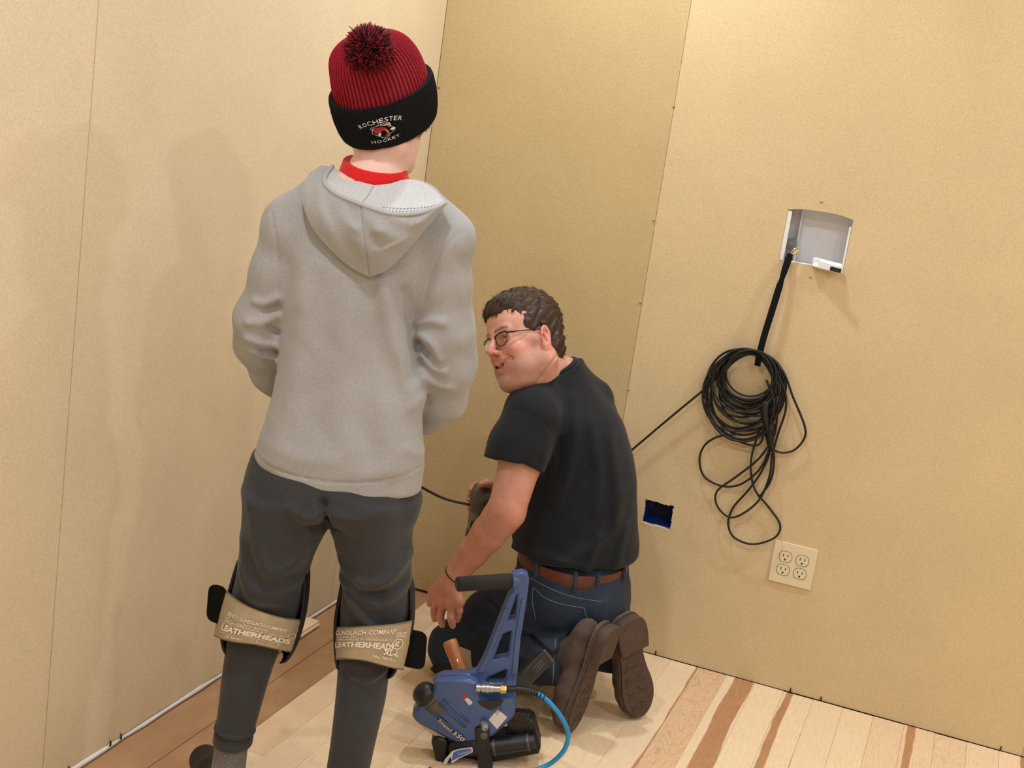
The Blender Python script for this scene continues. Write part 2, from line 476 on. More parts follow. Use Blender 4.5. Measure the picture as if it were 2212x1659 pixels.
def plankmat():
    m_, nt, bs = newmat('hickory_plank')
    tc = node(nt, 'ShaderNodeTexCoord'); oi = node(nt, 'ShaderNodeObjectInfo')
    sd = math_(nt, 'MULTIPLY', oi.outputs['Random'], 40)
    cb = node(nt, 'ShaderNodeCombineXYZ'); nt.links.new(sd, cb.inputs[0]); nt.links.new(math_(nt, 'MULTIPLY', sd, 1.7), cb.inputs[1])
    va = node(nt, 'ShaderNodeVectorMath', operation='ADD'); nt.links.new(tc.outputs['Object'], va.inputs[0]); nt.links.new(cb.outputs[0], va.inputs[1])
    st = node(nt, 'ShaderNodeMapping'); st.inputs['Scale'].default_value = (1, .09, 1); nt.links.new(va.outputs[0], st.inputs[0])
    st2 = node(nt, 'ShaderNodeMapping'); st2.inputs['Scale'].default_value = (1, .22, 1); nt.links.new(va.outputs[0], st2.inputs[0])
    def at(n):
        a = node(nt, 'ShaderNodeAttribute', attribute_type='OBJECT', attribute_name=n); return a.outputs['Fac']
    sx = node(nt, 'ShaderNodeSeparateXYZ'); nt.links.new(tc.outputs['Object'], sx.inputs[0])
    wob = math_(nt, 'MULTIPLY', math_(nt, 'SUBTRACT', noise(nt, st2.outputs[0], 11, 3), .5), .035)
    x = math_(nt, 'ADD', sx.outputs[0], wob)
    dist = math_(nt, 'ABSOLUTE', math_(nt, 'SUBTRACT', x, at('heart')))
    heart = math_(nt, 'MULTIPLY', math_(nt, 'SUBTRACT', at('heart_width'), dist), 330, clamp=True)
    gr = noise(nt, st.outputs[0], 240, 5, .6, .4); rings = noise(nt, st2.outputs[0], 26, 2, .5, 1.2)
    rg = math_(nt, 'FRACT', math_(nt, 'MULTIPLY', rings, 9))
    cream = mixc(nt, at('tone'), lin((242, 219, 186)), lin((222, 184, 148)))
    cream = mixc(nt, .5, cream, ramp(nt, gr, [(.3, (.80, .76, .72)), (.65, (1.05, 1.04, 1.03))]), 'MULTIPLY')
    cream = mixc(nt, math_(nt, 'MULTIPLY', at('figure'), .55), cream, ramp(nt, rg, [(.0, (.62, .50, .42)), (.35, (1, .95, .9)), (1, (1, .96, .92))]), 'MULTIPLY')
    brown = mixc(nt, rings, lin((176, 128, 91)), lin((200, 153, 114)))
    brown = mixc(nt, .6, brown, ramp(nt, gr, [(.3, (.72, .66, .62)), (.65, (1.08, 1.05, 1.02))]), 'MULTIPLY')
    o = mixc(nt, heart, cream, brown)
    vo = node(nt, 'ShaderNodeTexVoronoi'); vo.inputs['Scale'].default_value = 2.3
    km = node(nt, 'ShaderNodeMapping'); km.inputs['Scale'].default_value = (1.6, .75, 1); nt.links.new(va.outputs[0], km.inputs[0]); nt.links.new(km.outputs[0], vo.inputs['Vector'])
    kn = math_(nt, 'MULTIPLY', math_(nt, 'SUBTRACT', .024, vo.outputs['Distance']), 70, clamp=True)
    o = mixc(nt, math_(nt, 'MULTIPLY', kn, .85), o, lin((95, 62, 42)))
    nt.links.new(o, bs.inputs['Base Color']); bs.inputs['Roughness'].default_value = .55; bs.inputs['Specular IOR Level'].default_value = .35
    bump(nt, bs, gr, .12, .001)
    return m_
M_PLANK = plankmat()
def underlaymat():
    m_, nt, bs = newmat('subfloor_board'); v = coords(nt, (1, .3, 1)); g = noise(nt, v, 18, 5, .6, .3); f = noise(nt, coords(nt), 700, 2)
    o = ramp(nt, g, [(.25, lin((158, 119, 84))), (.75, lin((180, 140, 101)))]); o = mixc(nt, .25, o, ramp(nt, f, [(.3, (.7, .7, .7)), (.7, (1.2, 1.2, 1.2))]), 'MULTIPLY')
    nt.links.new(o, bs.inputs['Base Color']); bs.inputs['Roughness'].default_value = .9; bump(nt, bs, f, .2, .001); return m_
M_SUB = underlaymat()

# ------------------------------------------------------------------ room shell
RX, RY = 4.8, -5.2
def slab(name, lo, hi, mat, parent=None, kind='structure', bev=0.):
    lo = np.array(lo, float); hi = np.array(hi, float); c = (lo+hi)/2; g = G(); g.box(c, (hi-lo)/2, bev=bev)
    o = g.part(name, mat, parent, None if parent else (c[0], c[1], lo[2]), smooth=False)
    if parent is None and kind: o['kind'] = kind
    return o
floor = slab('floor', (-.1, RY, -.16), (RX, .1, -.0205), M_SUB)
ceiling = slab('ceiling', (-.1, RY, CEIL), (RX, .1, CEIL+.1), M_CEIL)
wall_left = slab('wall_left', (-.16, RY, -.16), (-.014, .16, CEIL), M_WHITE)
wall_back = slab('wall_back', (-.014, .115, -.16), (RX, .16, CEIL), M_WHITE)
wall_right = slab('wall_right', (RX, RY, -.16), (RX+.1, .16, CEIL), M_PAINT)
wall_front = slab('wall_front', (-.16, RY-.1, -.16), (RX+.1, RY, CEIL), M_PAINT)
# fibreboard sheets: left wall
ys = [.002, -1.536, -2.756, -3.976, RY]
for i in range(4):
    g = G(); y1, y0 = ys[i]-.0018, ys[i+1]+.0018
    o_ = (.0, .0012, .0004, .0)[i]
    g.box(((-.0135+o_)/2+.0, (y0+y1)/2, (.009+CEIL)/2), ((.0135+o_)/2, (y1-y0)/2, (CEIL-.009)/2), bev=.0009)
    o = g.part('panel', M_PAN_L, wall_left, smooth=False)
# exposed drywall edge under the left sheets
tr = G(); pts = []
yy = np.linspace(.0, -5.1, 70)
for y in yy: pts.append((-.004+random.uniform(-.0012, .001), y, .0005+random.uniform(-.0015, .0015)))
tr.tube(pts, [.0075+random.uniform(-.002, .0015) for _ in pts], 8); trim = tr.part('trim_1', M_WHITE, None, (0, 0, -.008)); trim['kind'] = 'structure'
# fibreboard sheets: back wall, with the openings cut for the boxes
BOXQ = [onback(*q) for q in ((1703, 450), (1842, 474), (1826, 583), (1683, 564))]
bx0, bx1, bz0, bz1 = 1.0525, 1.2255, 1.183, 1.3225
arch = [(bx0, bz0), (bx1, bz0+.003)] + [(bx1+(bx0-bx1)*t, bz1-.003+.010*math.sin(math.pi*t)+.0012*math.sin(9*t)) for t in np.linspace(0, 1, 14)]
BL = [onback(*q) for q in ((1395, 1077), (1452, 1092), (1446, 1143), (1389, 1131))]
bl0, bl1, bw0, bw1 = .803, .889, .379, .450
blue_hole = []
for (a, b), (c, d) in zip(((bl0, bw0), (bl1, bw0-.002), (bl1, bw1-.002), (bl0, bw1)), ((bl1, bw0-.002), (bl1, bw1-.002), (bl0, bw1), (bl0, bw0))):
    for t in np.linspace(0, 1, 9, endpoint=False): blue_hole.append((a+(c-a)*t+random.uniform(-.0017, .0017), b+(d-b)*t+random.uniform(-.0017, .0017)))
def backpanel(x0, x1, holes, mat, dy=0.):
    v, f = shape2d([(x0+.0012, .0012), (x1-.0012, .0012), (x1-.0012, CEIL), (x0+.0012, CEIL)], holes, .0135, .0008)
    w3 = np.stack([v[:, 0], .00675+dy-v[:, 2], v[:, 1]], 1)
    return part('panel', w3, f, mat, wall_back, smooth=False)
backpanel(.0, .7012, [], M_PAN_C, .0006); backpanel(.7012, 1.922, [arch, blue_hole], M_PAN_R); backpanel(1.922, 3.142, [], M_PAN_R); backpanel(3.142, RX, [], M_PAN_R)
# screw dimples along the seams and on the sheets
M_DIM = plain('board_tear', (120, 98, 66), .95)
M_TEAR = plain('dark_tear', (38, 30, 26), .95)
for q in ((1456, 232), (1412, 477), (1383, 655), (1358, 843), (1775, 437), (1751, 600), (948, 190)):
    p = onback(*q); g = G(); g.tube([p+np.array([-.004, -.0006, .001]), p+np.array([0, -.0014, 0]), p+np.array([.004, -.0006, .0012])], [.0006, .0013, .0005], 6)
    g.part('fibre_tear', M_DIM, wall_back)
# floor: brown subfloor sheets along the left wall, then planks
def sheet(x0, x1, y0, y1, z):
    g = G(); g.box(((x0+x1)/2, (y0+y1)/2, z-.006), ((x1-x0)/2, (y1-y0)/2, .006), bev=.001); g.part('subfloor_sheet', M_SUB, floor, smooth=False)
sheet(-.01, .1095, RY, .1, -.0085); sheet(.1120, .24, RY, .1, -.0080)
PW = .0826; PX0 = .2118
LEN = (.42, .58, .76, .95, 1.15); PM = {}
for L in LEN:
    g = G(); g.box((0, 0, -.01), (PW/2-.0002, L/2-.0002, .01), bev=.0007); me = mesh('plank', np.vstack(g.v), g.f, False); me.materials.append(M_PLANK); PM[L] = me
FIRST = {6: (.15, 0, -1, 0), 7: (.3, 0, -1, 0), 8: (.1, 0, -1, .2), 9: (.2, .036, .005, 0), 10: (.75, .028, -1, 1.), 11: (.1, .010, .030, 0), 12: (.0, 0, -1, .1), 13: (.05, -.026, .012, .2),
         14: (.15, -.041, .003, .1), 15: (.1, 0, -1, .2), 16: (.35, 0, -1, .3), 17: (.3, -.022, .012, .4), 18: (.3, 0, -1, .8), 19: (.1, 0, -1, .5)}
for n_ in range(54):
    x = PX0+PW*(n_+.5)
    if x > RX-.05: break
    y = -.003-random.choice((0, .0, .002)); first = True
    while y > RY+.05:
        L = random.choice(LEN[2:]) if first else random.choice(LEN)
        if first and n_ in (10, 11, 13): L = .95 if n_ == 10 else 1.15
        if y-L < RY: L = LEN[0]
        o = bpy.data.objects.new('plank', PM[L]); COL.objects.link(o); o.parent = floor
        o.location = Vector((x, y-L/2, random.uniform(-.0004, .0003)))-floor.location
        if first and n_ in FIRST: t, h, hw, fg = FIRST[n_]
        else:
            t = random.random()**2*.8; h = random.choice((-.03, .03, .02, 0)); hw = random.choice((-1, -1, -1, -1, -1, -1, .008, .016)) if n_ > 8 else -1; fg = random.choice((0, 0, .2, .5))
        o['tone'] = float(t); o['heart'] = float(h); o['heart_width'] = float(hw); o['figure'] = float(fg)
        y -= L; first = False

# ------------------------------------------------------------------ cloth and skin materials
M_HOOD = cloth('heather_grey_fleece', (150, 150, 152), (175, 175, 177), 800, .95, .2, (1, 1, .6), .10, .12, colattr=True)
M_HOODIN = cloth('terry_lining', (176, 177, 180), (202, 203, 206), 420, .95, .5, (1, 1, 1), .06, .3)
M_STI = plain('pale_stitch', (176, 176, 178), .9)
M_SEAM = plain('grey_seam', (146, 145, 147), .9)
M_HOODE = cloth('fleece_edge', (158, 159, 162), (186, 187, 190), 700, .95, .2, sheen=.1)
M_PANTS = cloth('charcoal_jersey', (50, 50, 53), (64, 65, 69), 600, .9, .10, (1, 1, 1), .10, .12)
M_RED = cloth('red_cotton', (196, 22, 28), (222, 36, 40), 500, .9, .15)
M_SOCK = cloth('grey_sock', (92, 88, 88), (128, 124, 124), 420, .95, .4)
M_HATRED = cloth('crimson_knit', (128, 12, 30), (176, 28, 50), 480, .95, .5, (1, 1, 1), .1, .1, colattr=True)
M_HATBLK = cloth('black_knit', (6, 6, 8), (17, 17, 20), 480, .95, .5, (1, 1, 1), .1, .02)
M_BLKRUB = plain('black_foam', (18, 18, 22), .75, bmp=.3, scale=90)
M_VELCRO = cloth('black_velcro', (5, 5, 7), (14, 14, 16), 700, 1., .5, sheen=.0)
M_STRAP = plain('tan_leather_strap', (166, 150, 124), .6, var=.12, scale=38, bmp=.15)
M_STRAPED = plain('strap_edge', (112, 98, 78), .7)
M_PRINT = plain('pale_print', (222, 214, 198), .6, var=.12, scale=120, bmp=0)
M_SHOE = plain('black_shoe_leather', (12, 12, 13), .5, var=.2)
M_WHITEPR = plain('white_thread', (214, 214, 218), .8, bmp=0)
M_LOGORED = plain('red_thread', (150, 28, 34), .8, bmp=0)
M_LOGOPINK = plain('pink_thread', (206, 150, 150), .8, bmp=0)
def skinmat(name, c, rough=.45):
    m_, nt, bs = newmat(name); a = node(nt, 'ShaderNodeAttribute', attribute_name='Col'); v = coords(nt)
    n = noise(nt, v, 45, 4); o = mixc(nt, 1., a.outputs['Color'], ramp(nt, n, [(.3, (.93, .89, .88)), (.7, (1.06, 1.08, 1.08))]), 'MULTIPLY')
    nt.links.new(o, bs.inputs['Base Color']); bs.inputs['Roughness'].default_value = rough
    bs.inputs['Subsurface Weight'].default_value = .12; bs.inputs['Subsurface Radius'].default_value = (.008, .003, .0015); bs.inputs['Subsurface Scale'].default_value = 1.
    bump(nt, bs, noise(nt, v, 700, 2), .1, .0006); return m_
M_SKIN = skinmat('skin', None)
M_HAIR = plain('brown_hair', (60, 43, 32), .5, var=.35, scale=120, spec=.4)
M_HAIRK = plain('sandy_hair', (150, 110, 76), .5, var=.3, scale=120)

# ------------------------------------------------------------------ the standing boy
KD = 2.48
UVZ = np.array([U_, V_, Z_])
def sec(x, y, hw, b, dv=0., D=KD):
    p = S(x, y, D+dv); q = UVZ@p; return (q[2], q[0], q[1], hw*mpp(p), b)
def k_(x, y, dv=0.): return S(x, y, KD+dv)
kpx = mpp(S(780, 800, KD))
boy = empty('person', onfloor(np.array(625.), np.array(1790.)), 'boy standing with his back turned, in grey hoodie, red pom-pom hat and knee pads', 'person')

# skin: head, neck, trunk core and shins as one figure
def kid_body():
    s = Sdf()
    hc = UVZ.T@np.array([0, 0, 0])
    H = k_(826, 232)                       # centre of the skull
    fw = unit(V_*.80+U_*.60); rt = unit(np.cross(fw, Z_)); up = Z_
    R = np.stack([rt, fw, up], 1)
    L = lambda x, y, z: H+R@np.array([x, y, z])
    s.u(ell(L(0, -.008, .03), (.072, .088, .085), R), .01)
    s.u(ell(L(0, .03, -.045), (.055, .06, .07), R), .02)
    for q in (-1, 1):
        s.u(rc(L(q*.045, -.0, -.065), L(q*.008, .07, -.10), .02, .016), .025)
        s.u(ell(L(q*.066, -.012, -.02), (.006, .014, .022), R), .006)
        s.s(ell(L(q*.03, .094, -.005), (.014, .012, .009), R), .01)
        s.u(sphere(L(q*.03, .074, -.006), .0115), .002)
    s.u(rc(L(0, .082, .0), L(0, .104, -.035), .007, .010), .008)
    s.u(rc(L(-.02, .082, -.068), L(.02, .082, -.068), .006, .006), .006); s.s(rc(L(-.017, .09, -.068), L(.017, .09, -.068), .0015, .0015), .002)
    n0, n1 = k_(822, 268, .012), k_(806, 425, -.01)
    s.u(loft([(n0[2]+.02, n0@U_, n0@V_, .050, .055), (S(822, 330, KD)[2], (S(823, 330, KD))@U_, (S(822, 330, KD+.008))@V_, .0485, .054), (S(810, 372, KD)[2], S(812, 372, KD)@U_, S(812, 372, KD)@V_, .056, .056),
              (n1[2], n1@U_, n1@V_, .06, .05)], UVZ), .015)
    s.chain([k_(760, 470), k_(748, 1000)], [.085, .09], .03)
    s.chain([k_(650, 1040), k_(570, 1330, .02), k_(506, 1610)], [.055, .035, .022], .02)
    s.chain([k_(805, 1040), k_(808, 1330, .02), k_(750, 1690)], [.055, .035, .022], .02)
    for a, b, e in ((k_(660, 480), k_(568, 700, .02), k_(640, 850, .12)), (k_(940, 500), k_(962, 740, .02), k_(900, 890, .12))):
        s.chain([a, b, e], [.035, .03, .022], .02)
    return s, H, fw
kb, KH, kfw = kid_body()
lo = k_(470, 1000)-.0
allp = np.array([k_(500, 1690, -.1), k_(1000, 100, .2), k_(500, 100, -.2), k_(1000, 1700, .2)])
v, f = polygonise(kb, allp.min(0)-.05, allp.max(0)+.05, .006)
kc = np.tile(np.array(lin((233, 190, 180))), (len(v), 1))
part('body', v, f, M_SKIN, boy, col=kc, label='pale neck and nape below the hat')

# hoodie
def hoodie():
    s = Sdf()
    s.u(loft([sec(731, 1036, 180, .113), sec(733, 1000, 182, .116), sec(741, 965, 178, .118), sec(752, 860, 160, .108), sec(757, 760, 153, .104), sec(763, 660, 152, .108), sec(782, 575, 160, .108, .0),
              sec(797, 500, 180, .097, -.0), sec(801, 455, 162, .080, -.0), sec(804, 428, 120, .060, .0), sec(806, 408, 70, .040, .005)], UVZ, capk=.008), .01)
    s.chain([k_(640, 492, .0), k_(608, 590, .005), k_(568, 690, .02), k_(566, 740, .045), k_(592, 800, .09), k_(628, 850, .125)], [.060, .055, .0525, .050, .043, .034], .024)
    s.chain([k_(952, 520, .0), k_(952, 610, .005), k_(961, 715, .02), k_(968, 785, .04), k_(955, 860, .08), k_(925, 905, .115)], [.060, .055, .0545, .0525, .045, .033], .024)
    s.u(rc(k_(640, 492), k_(700, 440, -.01), .058, .055), .03); s.u(rc(k_(952, 520), k_(900, 455, -.01), .058, .055), .03)
    # front pocket bulge
    s.u(ell(k_(750, 920, .10), (.12, .045, .085), UVZ.T), .03)
    s.s(rc(k_(808, 340, .012), k_(806, 398, .008), .064, .058), .008)
    A = lambda px, w_, h_: s.d(fold(KD, px, w_, h_))
    # armhole seams
    A([(598, 455), (612, 510), (614, 560), (612, 640)], .0026, -.0022); A([(1000, 496), (965, 530), (940, 575), (922, 640)], .0026, -.0022)
    # hem band
    A([(548, 962), (640, 992), (745, 1006), (850, 1008), (922, 996)], .0026, -.0026)
    # drape
    A([(845, 600), (860, 690), (890, 790), (905, 860)], .020, .013); A([(880, 620), (895, 720), (902, 800)], .014, -.013)
    A([(690, 560), (665, 700), (640, 850), (600, 960)], .032, .009); A([(720, 620), (715, 760), (700, 900)], .036, -.007)
    A([(810, 610), (815, 720), (800, 860), (815, 960)], .026, -.007); A([(770, 640), (765, 800), (760, 940)], .030, .003)
    A([(850, 860), (870, 930), (860, 985)], .025, .006)
    A([(640, 500), (660, 560), (665, 640)], .022, .005); A([(900, 500), (890, 560), (870, 610)], .022, .005)
    A([(585, 935), (660, 955), (740, 962)], .015, .003); A([(890, 950), (915, 972)], .010, .004)
    # sleeve wrinkles
    A([(612, 636), (585, 648), (560, 645)], .008, .007); A([(612, 652), (580, 664)], .005, -.006)
    A([(606, 676), (580, 690), (545, 690)], .010, .007); A([(606, 712), (590, 700)], .006, -.008)
    A([(600, 742), (575, 740), (540, 728)], .009, .007); A([(600, 757), (570, 756)], .005, -.005)
    A([(598, 774), (570, 768), (548, 758)], .008, .006); A([(596, 800), (575, 785)], .005, -.005)
    A([(905, 690), (930, 684), (960, 690)], .010, .008); A([(905, 716), (935, 735), (950, 770)], .010, .009); A([(912, 762), (935, 790), (960, 800)], .009, .007)
    A([(906, 735), (925, 760)], .005, -.006); A([(912, 800), (940, 830), (975, 840)], .010, .006); A([(918, 850), (945, 870), (985, 868)], .009, .005); A([(1000, 560), (985, 640), (1000, 700)], .018, -.005)
    s.d(lambda p: .0012*np.sin(p@U_*61+1.3*np.sin(p[:, 2]*37))*np.sin(p[:, 2]*43+p@U_*20))
    return s
hs = hoodie()
pts = np.array([k_(490, 1060, -.22), k_(1050, 340, .22)]); pts = np.array([k_(x, y, d) for x in (490, 1050) for y in (335, 1065) for d in (-.24, .22)])
v, f = polygonise(hs, pts.min(0), pts.max(0), .0042)
hood_o = part('hoodie', v, f, M_HOOD, boy, col=np.ones((len(v), 3)), label='heather grey hooded sweatshirt with the hood down')
# the hood: an outer panel from its edge down to the V on the back, and the lining from the neck to that edge
def resample(c, n):
    c = smoothline(c, 8); L = np.concatenate([[0], np.cumsum(np.linalg.norm(np.diff(c[:, :2], axis=0), axis=1))]); L /= L[-1]
    return np.stack([np.interp(np.linspace(0, 1, n), L, c[:, i]) for i in range(3)], 1)
RIM = [(718, 360, .0), (703, 380, -.05), (703, 398, -.085), (728, 420, -.117), (778, 441, -.140), (819, 455, -.150), (858, 463, -.148), (904, 460, -.132), (940, 449, -.108), (963, 437, -.080)]
OUTL = [(694, 357, -.01), (664, 380, -.05), (652, 425, -.082), (670, 483, -.106), (711, 537, -.116), (757, 578, -.120), (799, 598, -.122), (837, 583, -.121), (881, 541, -.116), (926, 488, -.104), (967, 438, -.078)]
NECK = [(722, 362, .0), (744, 376, -.03), (775, 391, -.060), (808, 400, -.074), (840, 397, -.068), (873, 388, -.045), (905, 390, -.030), (936, 408, -.045), (961, 434, -.075)]
NSg = 91; NM = 40
def two(c, k): return np.vstack([resample(c[:k+1], NM+1), resample(c[k:], NSg-NM)[1:]])
rimc, outc, necc = two(RIM, 4), two(OUTL, 6), two(NECK, 3)
def patch(c0, c1, nt_, bulge, sag, wr):
    v = []
    for i in range(NSg):
        s_ = i/(NSg-1); e = math.sin(math.pi*s_)
        for j_ in range(nt_):
            t_ = j_/(nt_-1); q = c0[i]*(1-t_)+c1[i]*t_; b_ = math.sin(math.pi*t_)
            d = q[2]-bulge*b_*e**.6-wr(s_, t_)
            v.append(k_(q[0], q[1]+sag*b_*e, d))
    f = [(i*nt_+j_, i*nt_+j_+1, (i+1)*nt_+j_+1, (i+1)*nt_+j_) for i in range(NSg-1) for j_ in range(nt_-1)]
    return np.array(v), f
def gz(s_, t_, a, b, wa, wb2): return math.exp(-((s_-a)/wa)**2-((t_-b)/wb2)**2)
def wr_out(s_, t_):
    w_ = -.0030*math.exp(-((s_-NM/(NSg-1))/.006)**2)                                      # centre seam
    w_ += .006*gz(s_, t_, .40, .38, .035, .07)+.006*gz(s_, t_, .53, .36, .04, .09)   # small puckers by the seam
    w_ += .005*math.exp(-((t_-.66-.25*(s_-.5))/.05)**2)*(1/(1+math.exp(-(s_-.48)/.01)))*math.exp(-((s_-.58)/.10)**2)
    w_ += .004*math.sin(14*s_+5*t_)*math.sin(math.pi*t_)*.6+.0025*math.sin(31*s_-9*t_)*math.sin(math.pi*t_)*math.sin(math.pi*s_)
    w_ += .004*math.exp(-(t_/.06)**2)                                                # rolled edge
    return w_
def wr_in(s_, t_): return -.003*math.sin(math.pi*t_)*math.sin(math.pi*s_)+.003*math.sin(17*s_+4*t_)*math.sin(math.pi*t_)*math.sin(math.pi*s_)-.0015*math.exp(-((s_-.44)/.008)**2)
v, f = patch(rimc, outc, 34, .020, 0, wr_out); ho_ = part('hood', v, f, M_HOOD, hood_o, col=np.ones((len(v), 3)), label='grey hood lying on the back')
v2, f2 = patch(necc, rimc, 22, .0, 5, wr_in); part('hood_lining', v2, [q[::-1] for q in f2] if False else f2, M_HOODIN, hood_o, label='pale terry lining of the hood')
g = G(); g.tube(rimc_w := np.array([k_(a, b, c-.001) for a, b, c in rimc]), .0042, 10); g.part('hood_edge', M_HOODE, hood_o)
g = G(); g.tube(v.reshape(NSg, 34, 3)[NM, 1:-1]-V_*.0004, .0007, 6); g.part('seam', M_SEAM, hood_o)
g = G(); g.tube(v2.reshape(NSg, 22, 3)[40, 1:-1]-V_*.0006, .0007, 6); g.part('seam', M_SEAM, hood_o)
for row in (17, 19):
    ln = v2.reshape(NSg, 22, 3)[52:86, row]-V_*.0012+Z_*.0008
    g = G()
    for i in range(0, len(ln)-1, 2): g.tube([ln[i], ln[i+1]], .0011, 5)
    o = g.part('stitching', M_STI, hood_o); o['kind'] = 'stuff'
# red shirt collar
def collar():
    s = Sdf(); a, b = k_(809, 366, .004), k_(806, 420, .0)
    R = np.stack([U_, unit(V_-Z_*.25), unit(Z_+V_*.25)], 1)
    s.u(loft([(b[2], b@U_, b@V_, .080, .072), (k_(808, 392)[2], k_(808, 392)@U_, k_(808, 392, .002)@V_, .070, .067), (a[2], a@U_, a@V_, .062, .062), (a[2]+.02, a@U_, a@V_, .057, .060)], UVZ, capk=.003), .01)
    s.i(half(k_(807, 373, -.06), unit(Z_+U_*.03-V_*.22)), .003)
    s.d(fold(KD, [(742, 378), (805, 392), (868, 392)], .0022, -.0018))
    return s
cs = collar(); pts = np.array([k_(x, y, d) for x in (690, 930) for y in (320, 450) for d in (-.12, .12)])
v, f = polygonise(cs, pts.min(0), pts.max(0), .0032); part('shirt_collar', v, f, M_RED, boy, label='red T-shirt collar showing above the hood')

# trousers
def trousers():
    s = Sdf()
    s.u(loft([sec(728, 985, 178, .10), sec(722, 1030, 188, .117), sec(717, 1065, 190, .122), sec(716, 1100, 178, .118)], UVZ, capk=.02), .01)
    s.u(loft([sec(625, 1070, 95, .108), sec(616, 1120, 92, .105), sec(602, 1180, 80, .095, .005), sec(588, 1240, 76, .086, .015), sec(574, 1300, 76, .080, .02), sec(560, 1350, 66, .070, .02), sec(546, 1400, 57, .062, .012), sec(530, 1466, 50, .056, .005),
              sec(514, 1545, 43.5, .048), sec(508, 1570, 42, .045), sec(502, 1606, 42.5, .045)], UVZ, capk=.006), .03)
    s.u(loft([sec(806, 1070, 95, .108), sec(808, 1120, 86, .105), sec(811, 1180, 79, .095, .005), sec(814, 1240, 76, .086, .015), sec(812, 1300, 77, .080, .02), sec(800, 1370, 66, .070, .02), sec(787, 1430, 56, .062, .012), sec(780, 1500, 54, .058, .005),
              sec(763, 1600, 48, .050), sec(752, 1660, 46, .047), sec(744, 1700, 44, .045)], UVZ, capk=.006), .03)
    A = lambda px, w_, h_: s.d(fold(KD, px, w_, h_*1.6))
    A([(722, 1050), (723, 1090)], .010, -.012)
    A([(560, 1060), (575, 1150), (600, 1200), (650, 1190), (690, 1130)], .016, .008)
    A([(540, 1150), (548, 1225), (585, 1255), (640, 1240)], .012, .007); A([(535, 1205), (560, 1270), (610, 1285)], .010, .006)
    A([(735, 1130), (750, 1200), (790, 1235), (850, 1225), (885, 1190)], .013, .009); A([(745, 1240), (790, 1258), (830, 1280), (880, 1250)], .012, .007)
    A([(760, 1270), (800, 1320), (835, 1345)], .008, .007); A([(748, 1180), (780, 1245), (830, 1255)], .010, -.006)
    A([(650, 1060), (690, 1080), (715, 1068)], .010, .005); A([(735, 1070), (790, 1082), (850, 1070)], .012, .004); A([(560, 1090), (570, 1180)], .02, -.004)
    A([(770, 1438), (800, 1448), (832, 1438)], .007, .005)
    A([(470, 1562), (510, 1572), (552, 1578)], .005, .0035); A([(470, 1570), (510, 1580), (552, 1586)], .004, -.003)
    A([(880, 1060), (875, 1150), (880, 1240)], .016, -.004)
    return s
ts = trousers(); pts = np.array([k_(x, y, d) for x in (430, 950) for y in (960, 1712) for d in (-.17, .17)])
v, f = polygonise(ts, pts.min(0), pts.max(0), .0044); part('trousers', v, f, M_PANTS, boy, label='charcoal jogging trousers with ribbed cuffs')
# socks and shoes
for x0, y0, x1, y1, tx, tz in ((502, 1590, 486, 1730, -.20, .36), (748, 1690, 738, 1760, -.05, .40)):
    a, b = k_(x0, y0), k_(x1, y1); an = np.array([b[0], b[1], .07])
    s = Sdf(); s.u(rc(a, an, .033, .034), .01); fdir = unit(U_*tx+V_*tz); hl = np.array([an[0], an[1], .0])-fdir*.02
    s.u(rc(an, hl+fdir*.08+Z_*.04, .033, .028), .015); s.u(sphere(hl+Z_*.045-fdir*.0, .033), .01)
    s.d(lambda p: .0006*np.sin(p@f4(U_)*1100))
    v, f = polygonise(s, np.minimum(a, hl)-.12, np.maximum(a, hl)+.14, .0045); part('sock', v, f, M_SOCK, boy)
    s = Sdf(); sdir = np.cross(fdir, Z_)
    s.u(rc(hl+Z_*.030-fdir*.015, hl+fdir*.11+Z_*.030, .036, .040), .01); s.u(rc(hl+fdir*.11+Z_*.03, hl+fdir*.18+Z_*.026, .040, .034), .01); s.u(rc(hl+Z_*.05-fdir*.01, hl+fdir*.05+Z_*.055, .038, .036), .02)
    s.s(rc(hl+Z_*.075, hl+Z_*.14, .031, .036), .006)
    s.i(half(hl+Z_*.001, -Z_), .004)
    v, f = polygonise(s, np.minimum(hl-.12, hl+fdir*.3-.12), np.maximum(hl+.12, hl+fdir*.3+.12), .0045); sh = part('shoe', v, f, M_SHOE, boy)
    g = G()
    for t in (.05, .075, .10): g.tube(smoothline([hl+fdir*t+sdir*.03+Z_*.055, hl+fdir*(t+.01)+Z_*.074, hl+fdir*t-sdir*.03+Z_*.055], 5), .0028, 6)
    g.part('lace', M_SHOE, sh)

